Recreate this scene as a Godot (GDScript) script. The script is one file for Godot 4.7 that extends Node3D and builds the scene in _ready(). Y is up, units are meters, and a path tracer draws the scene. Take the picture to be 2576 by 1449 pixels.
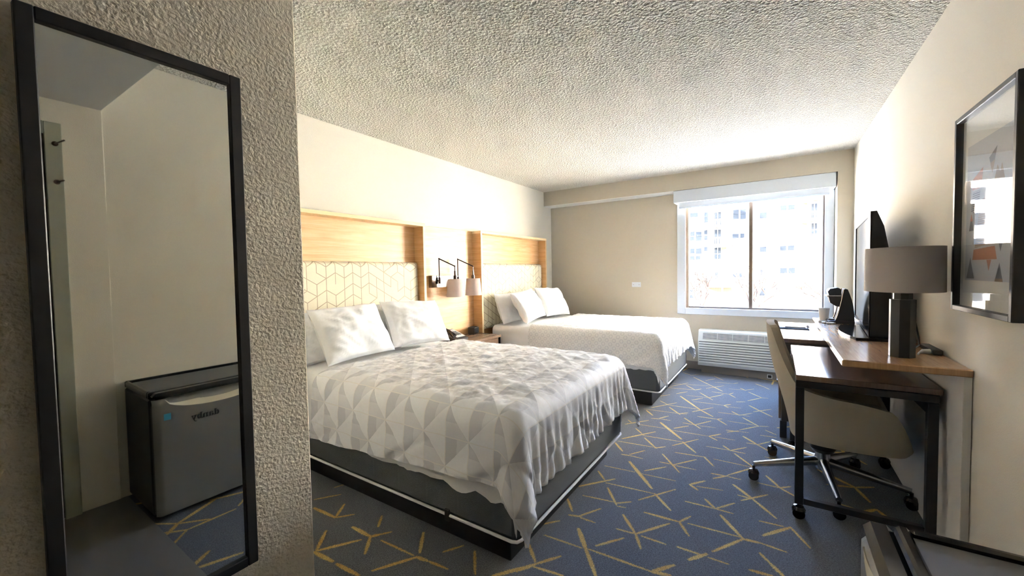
extends Node3D
# Hotel room with two beds, seen from the entry passage. Room: headboard wall at x = 0, desk wall at x = 3.576,
# window wall at z = -5.569, camera at z = 0; metres, y up.

const CE := 2.4716      # ceiling
const RW := 3.576       # desk wall
const BW := -5.569      # window wall
const SF := -5.343      # front of the soffit
const MX := 1.69        # wall with the mirror
const ME := -0.692      # its end
const SKY_ENERGY := 8.0
const SUN_ENERGY := 22.0
const EXPOSURE := 6.3
# lines woven into the carpet: x, z, x, z in metres and width in centimetres
const STROKES := [1.98,-4.03,2.06,-3.96,1.0, 1.96,-3.79,2.13,-4.05,1.2, 2.12,-4.28,2.35,-3.95,2.0, 2.35,-3.95,2.47,-3.82,1.6, 2.30,-3.86,2.44,-4.07,1.2, 2.07,-3.94,2.35,-3.96,1.0, 2.10,-3.88,2.22,-3.73,1.5, 1.91,-3.72,2.27,-3.76,0.8, 2.21,-3.75,2.27,-3.81,1.4, 1.94,-3.69,2.02,-3.59,1.5, 2.03,-3.51,2.10,-3.54,1.2, 2.09,-3.55,2.14,-3.64,1.3, 2.10,-3.54,2.18,-3.54,1.0, 2.12,-3.45,2.33,-3.19,2.4, 1.98,-3.32,2.18,-3.34,0.8, 2.24,-3.33,2.50,-3.35,0.9, 2.50,-3.35,2.57,-3.44,1.6, 2.50,-3.35,2.56,-3.30,1.5, 2.54,-3.36,2.67,-3.37,0.8, 2.24,-3.38,2.33,-3.49,1.3, 2.27,-3.66,2.42,-3.48,1.4, 2.28,-3.54,2.37,-3.54,1.2, 2.37,-3.54,2.47,-3.70,1.3, 2.40,-3.54,2.52,-3.56,0.8, 1.98,-3.22,2.05,-3.14,1.2, 1.95,-2.97,2.13,-3.23,1.5, 2.07,-3.11,2.35,-3.14,1.0, 2.35,-3.14,2.46,-3.00,1.6, 2.30,-3.04,2.44,-3.25,1.2, 2.09,-3.07,2.21,-2.93,1.4, 1.94,-2.91,2.20,-2.94,1.0, 2.20,-2.93,2.26,-2.99,1.3, 1.93,-2.87,2.02,-2.76,1.6, 2.03,-2.71,2.09,-2.72,1.3, 2.08,-2.74,2.15,-2.85,1.2, 2.09,-2.72,2.17,-2.72,1.0, 2.11,-5.12,2.33,-4.84,1.4, 2.33,-4.84,2.46,-4.67,1.4, 2.30,-4.70,2.45,-4.90,1.0, 1.96,-4.72,2.33,-4.82,0.8, 2.10,-4.72,2.21,-4.58,1.2, 1.95,-4.53,2.21,-4.58,1.0, 2.21,-4.58,2.26,-4.65,1.4, 2.27,-4.50,2.41,-4.31,1.3, 2.24,-4.21,2.32,-4.32,1.2, 2.37,-4.37,2.48,-4.55,1.2, 2.17,-4.34,2.37,-4.37,0.8, 2.37,-4.60,2.53,-4.59,1.2, 2.53,-4.59,2.59,-4.50,1.2, 2.53,-4.60,2.56,-4.66,1.0, 2.26,-4.17,2.52,-4.19,0.9, 2.52,-4.19,2.57,-4.25,1.4, 2.52,-4.19,2.56,-4.14,1.4, 2.55,-4.17,2.66,-4.18,0.7, 2.60,-4.04,2.66,-3.97,1.5, 2.50,-3.96,2.67,-3.98,1.0, 2.66,-3.97,2.75,-4.08,1.1, 2.67,-3.99,2.74,-3.98,0.8, 2.72,-4.30,2.81,-4.18,1.6, 2.81,-4.18,2.90,-4.07,1.5, 2.76,-4.13,2.89,-4.28,1.2, 2.70,-4.45,2.81,-4.62,1.2, 2.69,-4.77,2.81,-4.62,1.3, 2.81,-4.62,2.86,-4.63,1.0, 2.61,-4.36,2.68,-4.40,1.2, 2.61,-4.88,2.66,-4.82,1.4, 2.51,-4.80,2.66,-4.83,0.8, 2.66,-4.83,2.73,-4.92,1.0, 2.74,-5.15,2.82,-5.06,1.2, 2.82,-5.06,2.87,-4.98,1.0, 2.36,-3.76,2.51,-3.77,1.4, 2.51,-3.77,2.59,-3.67,1.3, 2.51,-3.77,2.54,-3.80,1.4, 2.59,-3.77,2.80,-3.78,0.9, 2.69,-3.92,2.81,-3.77,1.5, 2.81,-3.77,2.69,-3.61,1.2, 2.81,-3.77,2.88,-3.80,1.0, 2.60,-3.55,2.68,-3.56,1.4, 2.61,-3.51,2.68,-3.58,1.3, 2.68,-3.57,2.75,-3.58,0.8, 2.72,-3.48,2.82,-3.36,2.0, 2.82,-3.36,2.92,-3.25,1.5, 2.75,-3.36,2.82,-3.37,1.2, 2.82,-3.37,2.89,-3.47,1.2, 2.51,-3.15,2.65,-3.16,1.0, 2.61,-3.22,2.66,-3.16,1.5, 2.66,-3.16,2.75,-3.27,1.2, 2.66,-3.16,2.75,-3.16,1.2, 2.86,-3.70,2.93,-3.64,1.0, 2.83,-3.57,2.93,-3.58,1.0, 1.96,-4.59,2.10,-4.83,1.0, 2.07,-4.35,2.15,-4.47,1.2, 1.91,-4.14,2.02,-4.28,1.0, 2.35,-5.01,2.53,-5.04,0.9, 2.53,-5.04,2.57,-5.10,1.0, 2.25,-5.03,2.33,-5.16,1.0, 2.31,-5.29,2.42,-5.14,1.0, 1.96,-5.30,2.07,-5.20,1.0, 2.07,-5.20,2.14,-5.29,0.8, 1.88,-3.27,2.02,-3.45,1.2, 1.87,-3.37,1.91,-3.33,1.0, 1.98,-2.40,2.05,-2.32,1.3, 1.95,-2.17,2.10,-2.36,1.6, 2.07,-2.29,2.35,-2.32,1.1, 2.35,-2.32,2.46,-2.20,1.6, 2.29,-2.21,2.44,-2.43,1.2, 2.11,-2.63,2.32,-2.37,2.4, 1.99,-2.49,2.18,-2.51,0.8, 2.22,-2.51,2.42,-2.53,0.9, 2.23,-2.56,2.33,-2.68,1.3, 2.10,-2.24,2.20,-2.10,1.5, 2.01,-2.09,2.19,-2.12,1.1, 2.19,-2.11,2.26,-2.17,1.3, 2.21,-2.09,2.25,-2.10,1.0, 1.95,-2.01,2.02,-1.92,1.5, 2.02,-1.88,2.08,-1.90,1.4, 2.07,-1.90,2.14,-2.02,1.3, 2.08,-1.89,2.16,-1.89,1.2, 1.94,-1.74,2.00,-1.81,1.2, 2.11,-1.80,2.20,-1.68,2.4, 2.20,-1.68,2.30,-1.55,2.0, 1.99,-1.67,2.18,-1.68,1.1, 2.21,-1.69,2.49,-1.70,1.3, 2.49,-1.70,2.56,-1.79,2.0, 2.49,-1.70,2.56,-1.72,2.0, 2.23,-1.73,2.32,-1.85,1.5, 2.26,-2.03,2.36,-1.91,1.6, 2.36,-1.91,2.41,-1.82,1.5, 2.27,-1.90,2.36,-1.91,1.3, 2.36,-1.91,2.48,-2.08,1.5, 2.39,-1.91,2.50,-1.91,1.2, 2.35,-2.11,2.50,-2.12,1.6, 1.96,-1.57,2.04,-1.49,1.6, 2.00,-1.40,2.05,-1.48,2.0, 2.05,-1.48,2.12,-1.58,1.6, 2.05,-1.46,2.18,-1.48,1.4, 2.69,-3.12,2.81,-2.96,1.4, 2.58,-2.96,2.80,-2.96,0.9, 2.81,-2.96,2.68,-2.77,1.2, 2.59,-2.74,2.68,-2.75,1.3, 2.61,-2.68,2.68,-2.76,1.3, 2.68,-2.75,2.75,-2.75,0.9, 2.27,-2.86,2.42,-2.65,1.3, 2.28,-2.73,2.37,-2.74,1.1, 2.37,-2.74,2.48,-2.89,1.2, 2.37,-2.73,2.50,-2.74,0.9, 2.34,-2.93,2.53,-2.96,1.2, 2.52,-2.96,2.59,-2.85,1.3, 2.50,-2.53,2.57,-2.62,1.6, 2.50,-2.53,2.55,-2.49,1.6, 2.54,-2.53,2.67,-2.56,1.0, 2.72,-2.66,2.82,-2.55,2.0, 2.82,-2.55,2.93,-2.41,1.6, 2.75,-2.55,2.82,-2.55,1.2, 2.77,-2.50,2.89,-2.64,1.3, 2.60,-2.41,2.66,-2.34,1.6, 2.51,-2.33,2.66,-2.34,1.3, 2.66,-2.34,2.74,-2.45,1.3, 2.66,-2.34,2.74,-2.34,1.2, 2.88,-2.88,2.95,-2.76,1.6, 2.84,-2.76,2.95,-2.76,1.2, 2.95,-2.76,3.00,-2.81,1.3, 2.95,-2.76,3.02,-2.70,1.5, 2.39,-2.11,2.52,-2.12,1.6, 2.52,-2.12,2.58,-2.03,1.5, 2.52,-2.12,2.56,-2.20,1.3, 2.69,-2.29,2.80,-2.14,1.9, 2.56,-2.13,2.80,-2.15,1.2, 2.80,-2.14,2.69,-1.97,1.6, 2.80,-2.14,2.87,-2.15,1.8, 2.87,-2.15,2.97,-2.14,1.2, 2.86,-2.34,2.96,-2.35,1.2, 2.88,-2.22,2.99,-2.36,2.0, 2.99,-2.36,3.06,-2.23,1.3, 2.55,-1.92,2.66,-1.92,1.3, 2.61,-1.86,2.67,-1.94,2.0, 2.68,-1.92,2.76,-1.92,1.0, 2.87,-2.07,2.91,-2.02,1.5, 2.91,-2.02,2.96,-1.96,1.8, 2.84,-1.93,2.92,-1.94,1.8, 2.88,-3.05,2.99,-3.21,1.5, 2.87,-3.17,2.95,-3.17,1.0, 0.80,-1.20,0.98,-1.21,2.0, 0.98,-1.21,0.91,-1.31,1.6, 0.98,-1.21,1.04,-1.28,1.3, 0.72,-1.25,0.80,-1.36,1.2, 1.13,-1.21,1.27,-1.21,2.2, 1.27,-1.21,1.30,-1.25,2.0, 1.30,-1.25,1.33,-1.29,1.2, 1.27,-1.21,1.35,-1.12,1.8, 1.24,-1.28,1.18,-1.35,1.5, 1.14,-1.01,1.04,-1.12,1.8, 1.14,-1.01,1.25,-1.17,1.8, 1.14,-1.00,1.27,-1.01,2.2, 1.30,-1.01,1.44,-1.02,2.0, 1.56,-1.26,1.47,-1.37,1.8, 1.57,-1.23,1.47,-1.07,1.8, 1.57,-1.23,1.63,-1.24,2.0, 1.63,-1.24,1.74,-1.25,1.3, 1.34,-1.22,1.55,-1.23,1.2, 1.65,-1.32,1.70,-1.40,1.3, 1.77,-1.40,1.86,-1.29,1.3, 1.93,-1.32,2.02,-1.44,2.0]

var base := Vector3.ZERO
var names := {}
var M := {}
var rng := RandomNumberGenerator.new()
var nz := FastNoiseLite.new()

# ---------------------------------------------------------------- mesh helpers
func ST() -> SurfaceTool:
	var st := SurfaceTool.new()
	st.begin(Mesh.PRIMITIVE_TRIANGLES)
	return st

func V(x, y, z) -> Vector3:
	return Vector3(x, y, z)

func vtx(st: SurfaceTool, p: Vector3, n: Vector3, uv := Vector2.ZERO) -> void:
	st.set_normal(n)
	st.set_uv(uv)
	st.add_vertex(p - base)

func tri(st: SurfaceTool, a: Vector3, b: Vector3, c: Vector3, out: Vector3) -> void:
	var n := (b - a).cross(c - a)
	if n.length_squared() < 1e-16:
		return
	n = n.normalized()
	if n.dot(out) > 0.0:
		vtx(st, a, n); vtx(st, c, n); vtx(st, b, n)
	else:
		n = -n
		vtx(st, a, n); vtx(st, b, n); vtx(st, c, n)

func quad(st: SurfaceTool, a: Vector3, b: Vector3, c: Vector3, d: Vector3, out: Vector3) -> void:
	tri(st, a, b, c, out)
	tri(st, a, c, d, out)

func quad_uv(st: SurfaceTool, p: Array, uv: Array, out: Vector3) -> void:
	for k in [[0, 1, 2], [0, 2, 3]]:
		var a: Vector3 = p[k[0]]
		var b: Vector3 = p[k[1]]
		var c: Vector3 = p[k[2]]
		var n := (b - a).cross(c - a).normalized()
		var o := [0, 1, 2]
		if n.dot(out) > 0.0:
			o = [0, 2, 1]
		else:
			n = -n
		for i in o:
			vtx(st, p[k[i]], n, uv[k[i]])

# chamfered box between two corners; f maps its points (turn, shear), if given
func cbox(st: SurfaceTool, lo: Vector3, hi: Vector3, bev := 0.003, t := Transform3D()) -> void:
	var c := (lo + hi) / 2.0
	var h := (hi - lo).abs() / 2.0
	var b := minf(bev, minf(h.x, minf(h.y, h.z)) * 0.9)
	var P := func(sx, sy, sz, face) -> Vector3:
		var q := Vector3(sx * (h.x - (0.0 if face == 0 else b)), sy * (h.y - (0.0 if face == 1 else b)), sz * (h.z - (0.0 if face == 2 else b)))
		return t * (c + q)
	var B := t.basis
	for s in [-1.0, 1.0]:
		quad(st, P.call(s, -1, -1, 0), P.call(s, 1, -1, 0), P.call(s, 1, 1, 0), P.call(s, -1, 1, 0), B * V(s, 0, 0))
		quad(st, P.call(-1, s, -1, 1), P.call(1, s, -1, 1), P.call(1, s, 1, 1), P.call(-1, s, 1, 1), B * V(0, s, 0))
		quad(st, P.call(-1, -1, s, 2), P.call(1, -1, s, 2), P.call(1, 1, s, 2), P.call(-1, 1, s, 2), B * V(0, 0, s))
	if b <= 0.0:
		return
	for s in [-1.0, 1.0]:
		for r in [-1.0, 1.0]:
			quad(st, P.call(s, r, -1, 0), P.call(s, r, 1, 0), P.call(s, r, 1, 1), P.call(s, r, -1, 1), B * V(s, r, 0))
			quad(st, P.call(s, -1, r, 0), P.call(s, 1, r, 0), P.call(s, 1, r, 2), P.call(s, -1, r, 2), B * V(s, 0, r))
			quad(st, P.call(-1, s, r, 1), P.call(1, s, r, 1), P.call(1, s, r, 2), P.call(-1, s, r, 2), B * V(0, s, r))
			for q in [-1.0, 1.0]:
				tri(st, P.call(s, r, q, 0), P.call(s, r, q, 1), P.call(s, r, q, 2), B * V(s, r, q))

# swept round tube along points
func tube(st: SurfaceTool, pts: Array, rad, n := 12, caps := true) -> void:
	var rings := []
	var side := Vector3.UP
	for i in pts.size():
		var a: Vector3 = pts[maxi(i - 1, 0)]
		var b: Vector3 = pts[mini(i + 1, pts.size() - 1)]
		var d := (b - a).normalized()
		if i == 0:
			side = d.cross(Vector3.UP if absf(d.y) < 0.9 else Vector3.RIGHT).normalized()
		else:
			side = (side - d * side.dot(d)).normalized()
		var up := d.cross(side)
		var r: float = rad[i] if rad is Array else rad
		var ring := []
		for k in n:
			var w := TAU * k / n
			var o := side * cos(w) + up * sin(w)
			ring.append([pts[i] + o * r, o])
		rings.append([ring, d])
	for i in pts.size() - 1:
		for k in n:
			smooth_quad(st, rings[i][0][k], rings[i][0][(k + 1) % n], rings[i + 1][0][(k + 1) % n], rings[i + 1][0][k])
	if caps:
		for k in n:
			tri(st, pts[0], rings[0][0][k][0], rings[0][0][(k + 1) % n][0], -rings[0][1])
			tri(st, pts[-1], rings[-1][0][k][0], rings[-1][0][(k + 1) % n][0], rings[-1][1])

func smooth_quad(st: SurfaceTool, a, b, c, d) -> void:
	for k in [[a, b, c], [a, c, d]]:
		var n: Vector3 = (k[1][0] - k[0][0]).cross(k[2][0] - k[0][0])
		if n.length_squared() < 1e-18:
			continue
		var o := [0, 1, 2]
		if n.dot(k[0][1] + k[1][1] + k[2][1]) > 0.0:
			o = [0, 2, 1]
		for i in o:
			vtx(st, k[i][0], k[i][1], k[i][2] if k[i].size() > 2 else Vector2.ZERO)

# lathe round a vertical axis through c: profile of (radius, height); sx, sz stretch it
func lathe(st: SurfaceTool, c: Vector3, prof: Array, n := 28, sx := 1.0, sz := 1.0, sharp := true) -> void:
	for i in prof.size() - 1:
		var p: Vector2 = prof[i]
		var q: Vector2 = prof[i + 1]
		var m := Vector2(q.y - p.y, p.x - q.x).normalized()
		for k in n:
			var cs := []
			for w in [TAU * k / n, TAU * (k + 1) / n]:
				var nn := Vector3(cos(w) * m.x / sx, m.y, sin(w) * m.x / sz).normalized()
				cs.append([c + Vector3(cos(w) * p.x * sx, p.y, sin(w) * p.x * sz), nn])
				cs.append([c + Vector3(cos(w) * q.x * sx, q.y, sin(w) * q.x * sz), nn])
			smooth_quad(st, cs[0], cs[2], cs[3], cs[1])

# prism: outline (Array of Vector2) between two depths; f turns (u, v, w) into a point
func prism(st: SurfaceTool, outline: Array, w0: float, w1: float, f: Callable) -> void:
	var idx := Geometry2D.triangulate_polygon(PackedVector2Array(outline))
	var mid := Vector2.ZERO
	for p in outline:
		mid += p / outline.size()
	var c: Vector3 = f.call(mid.x, mid.y, (w0 + w1) / 2)
	var ax: Vector3 = (f.call(mid.x, mid.y, w1) - f.call(mid.x, mid.y, w0)).normalized()
	for i in range(0, idx.size(), 3):
		var a: Vector2 = outline[idx[i]]
		var b: Vector2 = outline[idx[i + 1]]
		var d: Vector2 = outline[idx[i + 2]]
		tri(st, f.call(a.x, a.y, w1), f.call(b.x, b.y, w1), f.call(d.x, d.y, w1), ax)
		tri(st, f.call(a.x, a.y, w0), f.call(b.x, b.y, w0), f.call(d.x, d.y, w0), -ax)
	var area := 0.0
	for i in outline.size():
		var a: Vector2 = outline[i]
		var b: Vector2 = outline[(i + 1) % outline.size()]
		area += a.cross(b)
	for i in outline.size():
		var a: Vector2 = outline[i]
		var b: Vector2 = outline[(i + 1) % outline.size()]
		var e := b - a
		var o := Vector2(e.y, -e.x) * signf(area)
		var out: Vector3 = f.call(mid.x + o.x, mid.y + o.y, w0) - f.call(mid.x, mid.y, w0)
		quad(st, f.call(a.x, a.y, w0), f.call(b.x, b.y, w0), f.call(b.x, b.y, w1), f.call(a.x, a.y, w1), out)

# cloth or shell: rows of points and of UVs, given a thickness; smooth on both sides, closed round the rim
func shell(st: SurfaceTool, P: Array, UV: Array, th: float, up := Vector3.UP) -> void:
	var nu := P.size()
	var nv: int = P[0].size()
	var N := []
	var sgn := 0.0
	for i in nu:
		var row := []
		for j in nv:
			var a: Vector3 = P[mini(i + 1, nu - 1)][j] - P[maxi(i - 1, 0)][j]
			var b: Vector3 = P[i][mini(j + 1, nv - 1)] - P[i][maxi(j - 1, 0)]
			var n := a.cross(b)
			n = n.normalized() if n.length_squared() > 1e-18 else Vector3.UP
			row.append(n)
		N.append(row)
	sgn = signf((N[nu / 2][nv / 2] as Vector3).dot(up))
	if sgn == 0.0:
		sgn = 1.0
	var T := []
	var B := []
	for i in nu:
		var rt := []
		var rb := []
		for j in nv:
			var n: Vector3 = N[i][j] * sgn
			rt.append([P[i][j] + n * th / 2, n, UV[i][j]])
			rb.append([P[i][j] - n * th / 2, -n, UV[i][j]])
		T.append(rt)
		B.append(rb)
	for i in nu - 1:
		for j in nv - 1:
			smooth_quad(st, T[i][j], T[i + 1][j], T[i + 1][j + 1], T[i][j + 1])
			smooth_quad(st, B[i][j], B[i + 1][j], B[i + 1][j + 1], B[i][j + 1])
	for i in nu - 1:
		for j in [0, nv - 1]:
			var out: Vector3 = P[i][j] - P[i][1 if j == 0 else nv - 2]
			quad(st, T[i][j][0], T[i + 1][j][0], B[i + 1][j][0], B[i][j][0], out)
	for j in nv - 1:
		for i in [0, nu - 1]:
			var out: Vector3 = P[i][j] - P[1 if i == 0 else nu - 2][j]
			quad(st, T[i][j][0], T[i][j + 1][0], B[i][j + 1][0], B[i][j][0], out)

# ---------------------------------------------------------------- scene helpers
func numbered(called: String) -> String:
	names[called] = names.get(called, -1) + 1
	return called if names[called] == 0 else "%s_%03d" % [called, names[called]]

func put(st: SurfaceTool, called: String, m: Material, parent: Node = self, index := true) -> MeshInstance3D:
	var o := MeshInstance3D.new()
	if index:
		st.index()
	o.mesh = st.commit()
	o.material_override = m
	o.name = numbered(called) if parent == self else called
	parent.add_child(o, true)
	return o

func tag(o: Node, label: String, category: String, group := "") -> void:
	o.set_meta("label", label)
	o.set_meta("category", category)
	if group:
		o.set_meta("group", group)

func thing(called: String, label: String, category: String, at := Vector3.ZERO, group := "") -> Node3D:
	var o := Node3D.new()
	o.name = numbered(called)
	add_child(o)
	o.position = at
	base = at
	tag(o, label, category, group)
	return o

func done() -> void:
	base = Vector3.ZERO

func part_box(called: String, lo: Vector3, hi: Vector3, m: Material, parent: Node = self, bev := 0.003) -> MeshInstance3D:
	var st := ST()
	cbox(st, lo, hi, bev)
	return put(st, called, m, parent)

func struct(o: Node) -> Node:
	o.set_meta("kind", "structure")
	return o

func mat(c: Color, rough := 0.6, metal := 0.0, spec := 0.5) -> StandardMaterial3D:
	var m := StandardMaterial3D.new()
	m.albedo_color = c
	m.roughness = rough
	m.metallic = metal
	m.metallic_specular = spec
	return m

func hx(s: String) -> Color:
	return Color.html(s)

func tex(im: Image) -> ImageTexture:
	return ImageTexture.create_from_image(im)

func noise_image(w: int, h: int, type: int, freq: float, octaves: int, sd: int) -> Image:
	var n := FastNoiseLite.new()
	n.seed = sd
	n.noise_type = type
	n.frequency = freq
	n.fractal_octaves = octaves
	if octaves == 1:
		n.fractal_type = FastNoiseLite.FRACTAL_NONE
	return n.get_seamless_image(w, h)

func triplanar(m: StandardMaterial3D, sc: float) -> StandardMaterial3D:
	m.uv1_triplanar = true
	m.uv1_world_triplanar = true
	m.uv1_scale = Vector3(sc, sc, sc)
	m.uv1_triplanar_sharpness = 8.0
	return m

func bump(m: StandardMaterial3D, im: Image, cm: float) -> StandardMaterial3D:
	m.heightmap_enabled = true
	m.heightmap_texture = tex(im)
	m.heightmap_scale = cm
	return m

# wood: grain runs along u (or along v), base and dark colours
func wood_image(w: int, h: int, a: Color, b: Color, along_v: bool, sd: int, waves := 5.0) -> Image:
	var n := FastNoiseLite.new()
	n.seed = sd
	n.frequency = 1.0
	n.fractal_octaves = 3
	var im := Image.create(w, h, false, Image.FORMAT_RGB8)
	for y in h:
		for x in w:
			var u := float(x) / w
			var v := float(y) / h
			if along_v:
				var q := u
				u = v
				v = q
			# a torus of noise keeps both seams closed
			var cu := cos(u * TAU) * 0.25
			var su := sin(u * TAU) * 0.25
			var warp := n.get_noise_3d(cu, su, sin(v * TAU) * 0.8 + cos(v * TAU) * 0.3) * 0.05
			var t := 0.5 + 0.5 * sin((v + warp) * TAU * waves * 2.0)
			var f := n.get_noise_3d(cu * 1.5 + 9.0, su * 1.5, sin(v * TAU) * 22.0) * 0.5 + n.get_noise_3d(cu * 2.0 - 4.0, su * 2.0, cos(v * TAU) * 34.0) * 0.5
			var k := clampf(0.2 * pow(t, 3.0) + 0.3 + 0.75 * f, 0.0, 1.0)
			im.set_pixel(x, y, a.lerp(b, k))
	return im

# ---------------------------------------------------------------- woven and printed surfaces
func stroke(buf: PackedFloat32Array, w: int, h: int, a: Vector2, b: Vector2, wid: float, edge: FastNoiseLite) -> void:
	# a tapered woven line, in pixels; frayed by noise along its edge
	var lo := Vector2(minf(a.x, b.x), minf(a.y, b.y)) - Vector2(wid, wid)
	var hi := Vector2(maxf(a.x, b.x), maxf(a.y, b.y)) + Vector2(wid, wid)
	var ab := b - a
	var l2 := maxf(ab.length_squared(), 0.01)
	for y in range(maxi(0, int(lo.y)), mini(h, int(hi.y) + 1)):
		for x in range(maxi(0, int(lo.x)), mini(w, int(hi.x) + 1)):
			var p := Vector2(x, y)
			var t := clampf((p - a).dot(ab) / l2, 0.0, 1.0)
			var d := p.distance_to(a + ab * t)
			var r := wid * 0.5 * (0.45 + 0.75 * sin(PI * (0.15 + 0.75 * t))) + edge.get_noise_2d(x, y) * 2.6
			var k := clampf((r - d) * 0.8 + 0.5, 0.0, 1.0)
			if k > buf[y * w + x]:
				buf[y * w + x] = k

func carpet_image() -> Image:
	var w := 1475
	var h := 2048
	var sc := 2048.0 / 5.0
	var buf := PackedFloat32Array()
	buf.resize(w * h)
	var e := FastNoiseLite.new()
	e.seed = 5
	e.frequency = 0.35
	var done_at := []
	for i in range(0, STROKES.size(), 5):
		var a := Vector2(STROKES[i], STROKES[i + 1] + 5.62) * sc
		var b := Vector2(STROKES[i + 2], STROKES[i + 3] + 5.62) * sc
		stroke(buf, w, h, a, b, STROKES[i + 4] * 0.0085 * sc, e)
		done_at.append((a + b) / 2.0)
	# the same kind of stars go on where furniture or the frame hides them
	rng.seed = 21
	for gy in 17:
		for gx in 12:
			var c := Vector2((gx + rng.randf() * 0.8) * 0.3, (gy + rng.randf() * 0.8) * 0.3) * sc
			var n := rng.randi_range(3, 5)
			var turn := rng.randf() * TAU
			var free := true
			for q in done_at:
				if c.distance_to(q) < 0.3 * sc:
					free = false
					break
			for k in n:
				var w_ := turn + TAU * k / n + rng.randf_range(-0.4, 0.4)
				var l := rng.randf_range(0.08, 0.24) * sc
				var wd := rng.randf_range(0.010, 0.022) * sc
				if free:
					stroke(buf, w, h, c, c + Vector2(cos(w_), sin(w_)) * l, wd, e)
	var n1 := noise_image(512, 512, FastNoiseLite.TYPE_SIMPLEX, 0.3, 2, 3)
	var n2 := noise_image(512, 512, FastNoiseLite.TYPE_SIMPLEX, 0.012, 3, 4)
	n1.convert(Image.FORMAT_L8)
	n2.convert(Image.FORMAT_L8)
	var b1 := n1.get_data()
	var b2 := n2.get_data()
	var bytes := PackedByteArray()
	bytes.resize(w * h * 3)
	var blue := hx("64676b")
	var gold := hx("bda66e")
	var rust := hx("b0864c")
	for y in h:
		for x in w:
			var i := y * w + x
			var s := (b1[((y * 2) & 511) * 512 + (x & 511)] / 255.0 - 0.5)     # tufts drawn out across the room
			var g := b2[(y & 511) * 512 + (x & 511)] / 255.0
			var k := buf[i]
			var q := 1.0 + s * 0.55
			var gr := gold.r + (rust.r - gold.r) * g * 0.7
			var gg := gold.g + (rust.g - gold.g) * g * 0.7
			var gb := gold.b + (rust.b - gold.b) * g * 0.7
			bytes[i * 3] = clampi(int((blue.r + (gr - blue.r) * k) * q * 255.0), 0, 255)
			bytes[i * 3 + 1] = clampi(int((blue.g + (gg - blue.g) * k) * q * 255.0), 0, 255)
			bytes[i * 3 + 2] = clampi(int((blue.b + (gb - blue.b) * k) * q * 255.0), 0, 255)
	return Image.create_from_data(w, h, false, Image.FORMAT_RGB8, bytes)

func line(im: Image, a: Vector2, b: Vector2, wid: float, c: Color) -> void:
	var lo := Vector2(minf(a.x, b.x), minf(a.y, b.y)) - Vector2(wid, wid)
	var hi := Vector2(maxf(a.x, b.x), maxf(a.y, b.y)) + Vector2(wid, wid)
	var ab := b - a
	var l2 := maxf(ab.length_squared(), 0.01)
	for y in range(maxi(0, int(lo.y)), mini(im.get_height(), int(hi.y) + 1)):
		for x in range(maxi(0, int(lo.x)), mini(im.get_width(), int(hi.x) + 1)):
			var p := Vector2(x, y)
			var t := clampf((p - a).dot(ab) / l2, 0.0, 1.0)
			var k := clampf(wid * 0.5 - p.distance_to(a + ab * t) + 0.5, 0.0, 1.0)
			if k > 0.0:
				im.set_pixel(x, y, im.get_pixel(x, y).lerp(c, k))

# headboard cloth: bars and cubes on a 60-degree lattice. Triangles are paired at random; the side that a pair shares is left out
func upholstery_image(sd: int) -> Image:
	var w := 1200
	var h := 512
	var im := Image.create(w, h, false, Image.FORMAT_RGB8)
	im.fill(hx("ece4ca"))
	var r := RandomNumberGenerator.new()
	r.seed = sd
	var s := 66.0                       # lattice edge
	var dx := s * 0.8660254
	var ink := hx("a89678")
	var nc := 22
	var nk := 17
	var mate := {}
	for i in nc:
		for k in range(-1, nk + 1):
			var a := Vector2i(i, k)
			if mate.has(a):
				continue
			var left := posmod(k - i, 2) == 0
			var near := [Vector2i(i, k + 1), Vector2i(i, k + 1), Vector2i(i + 1, k) if left else Vector2i(i, k + 1)]
			var b: Vector2i = near[r.randi() % 3]
			if mate.has(b):
				b = Vector2i(i, k + 1)
			if not mate.has(b):
				mate[a] = b
				mate[b] = a
	for i in nc:
		for k in range(-1, nk + 1):
			var a := Vector2i(i, k)
			var b := Vector2i(i, k + 1)
			if mate.get(a) != b and r.randf() < 0.86:
				var ka := k if posmod(k - i, 2) == 0 else k + 1
				var kb := k + 1 if ka == k else k
				line(im, Vector2(i * dx, ka * s / 2), Vector2((i + 1) * dx, kb * s / 2), 4.2, ink)
			if posmod(k - i, 2) == 0:
				if mate.get(a) != Vector2i(i + 1, k) and r.randf() < 0.9:
					line(im, Vector2((i + 1) * dx, (k - 1) * s / 2), Vector2((i + 1) * dx, (k + 1) * s / 2), 4.2, ink)
	return im

# duvet weave: satin triangles against matt ones
func triangles_image() -> Image:
	var n := 512
	var im := Image.create(n, n, false, Image.FORMAT_RGB8)
	var a := hx("f6f7f9")
	var b := hx("cfd0d4")
	var m := hx("e2e3e6")
	for y in n:
		for x in n:
			var u := x / 256.0
			var v := y / 256.0
			var cu := int(u)
			var cv := int(v)
			var fu := u - cu
			var fv := v - cv
			var up := fu + fv > 1.0 if (cu + cv) % 2 == 0 else fu > fv
			var c := a if up else b
			if not up and ((fu > 0.5) if (cu + cv) % 2 == 0 else (fv > 0.5)):
				c = m
			var ed := minf(minf(fu, 1.0 - fu), minf(fv, 1.0 - fv))
			if ed < 0.018:
				c = hx("efedea")
			im.set_pixel(x, y, c)
	return im

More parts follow.
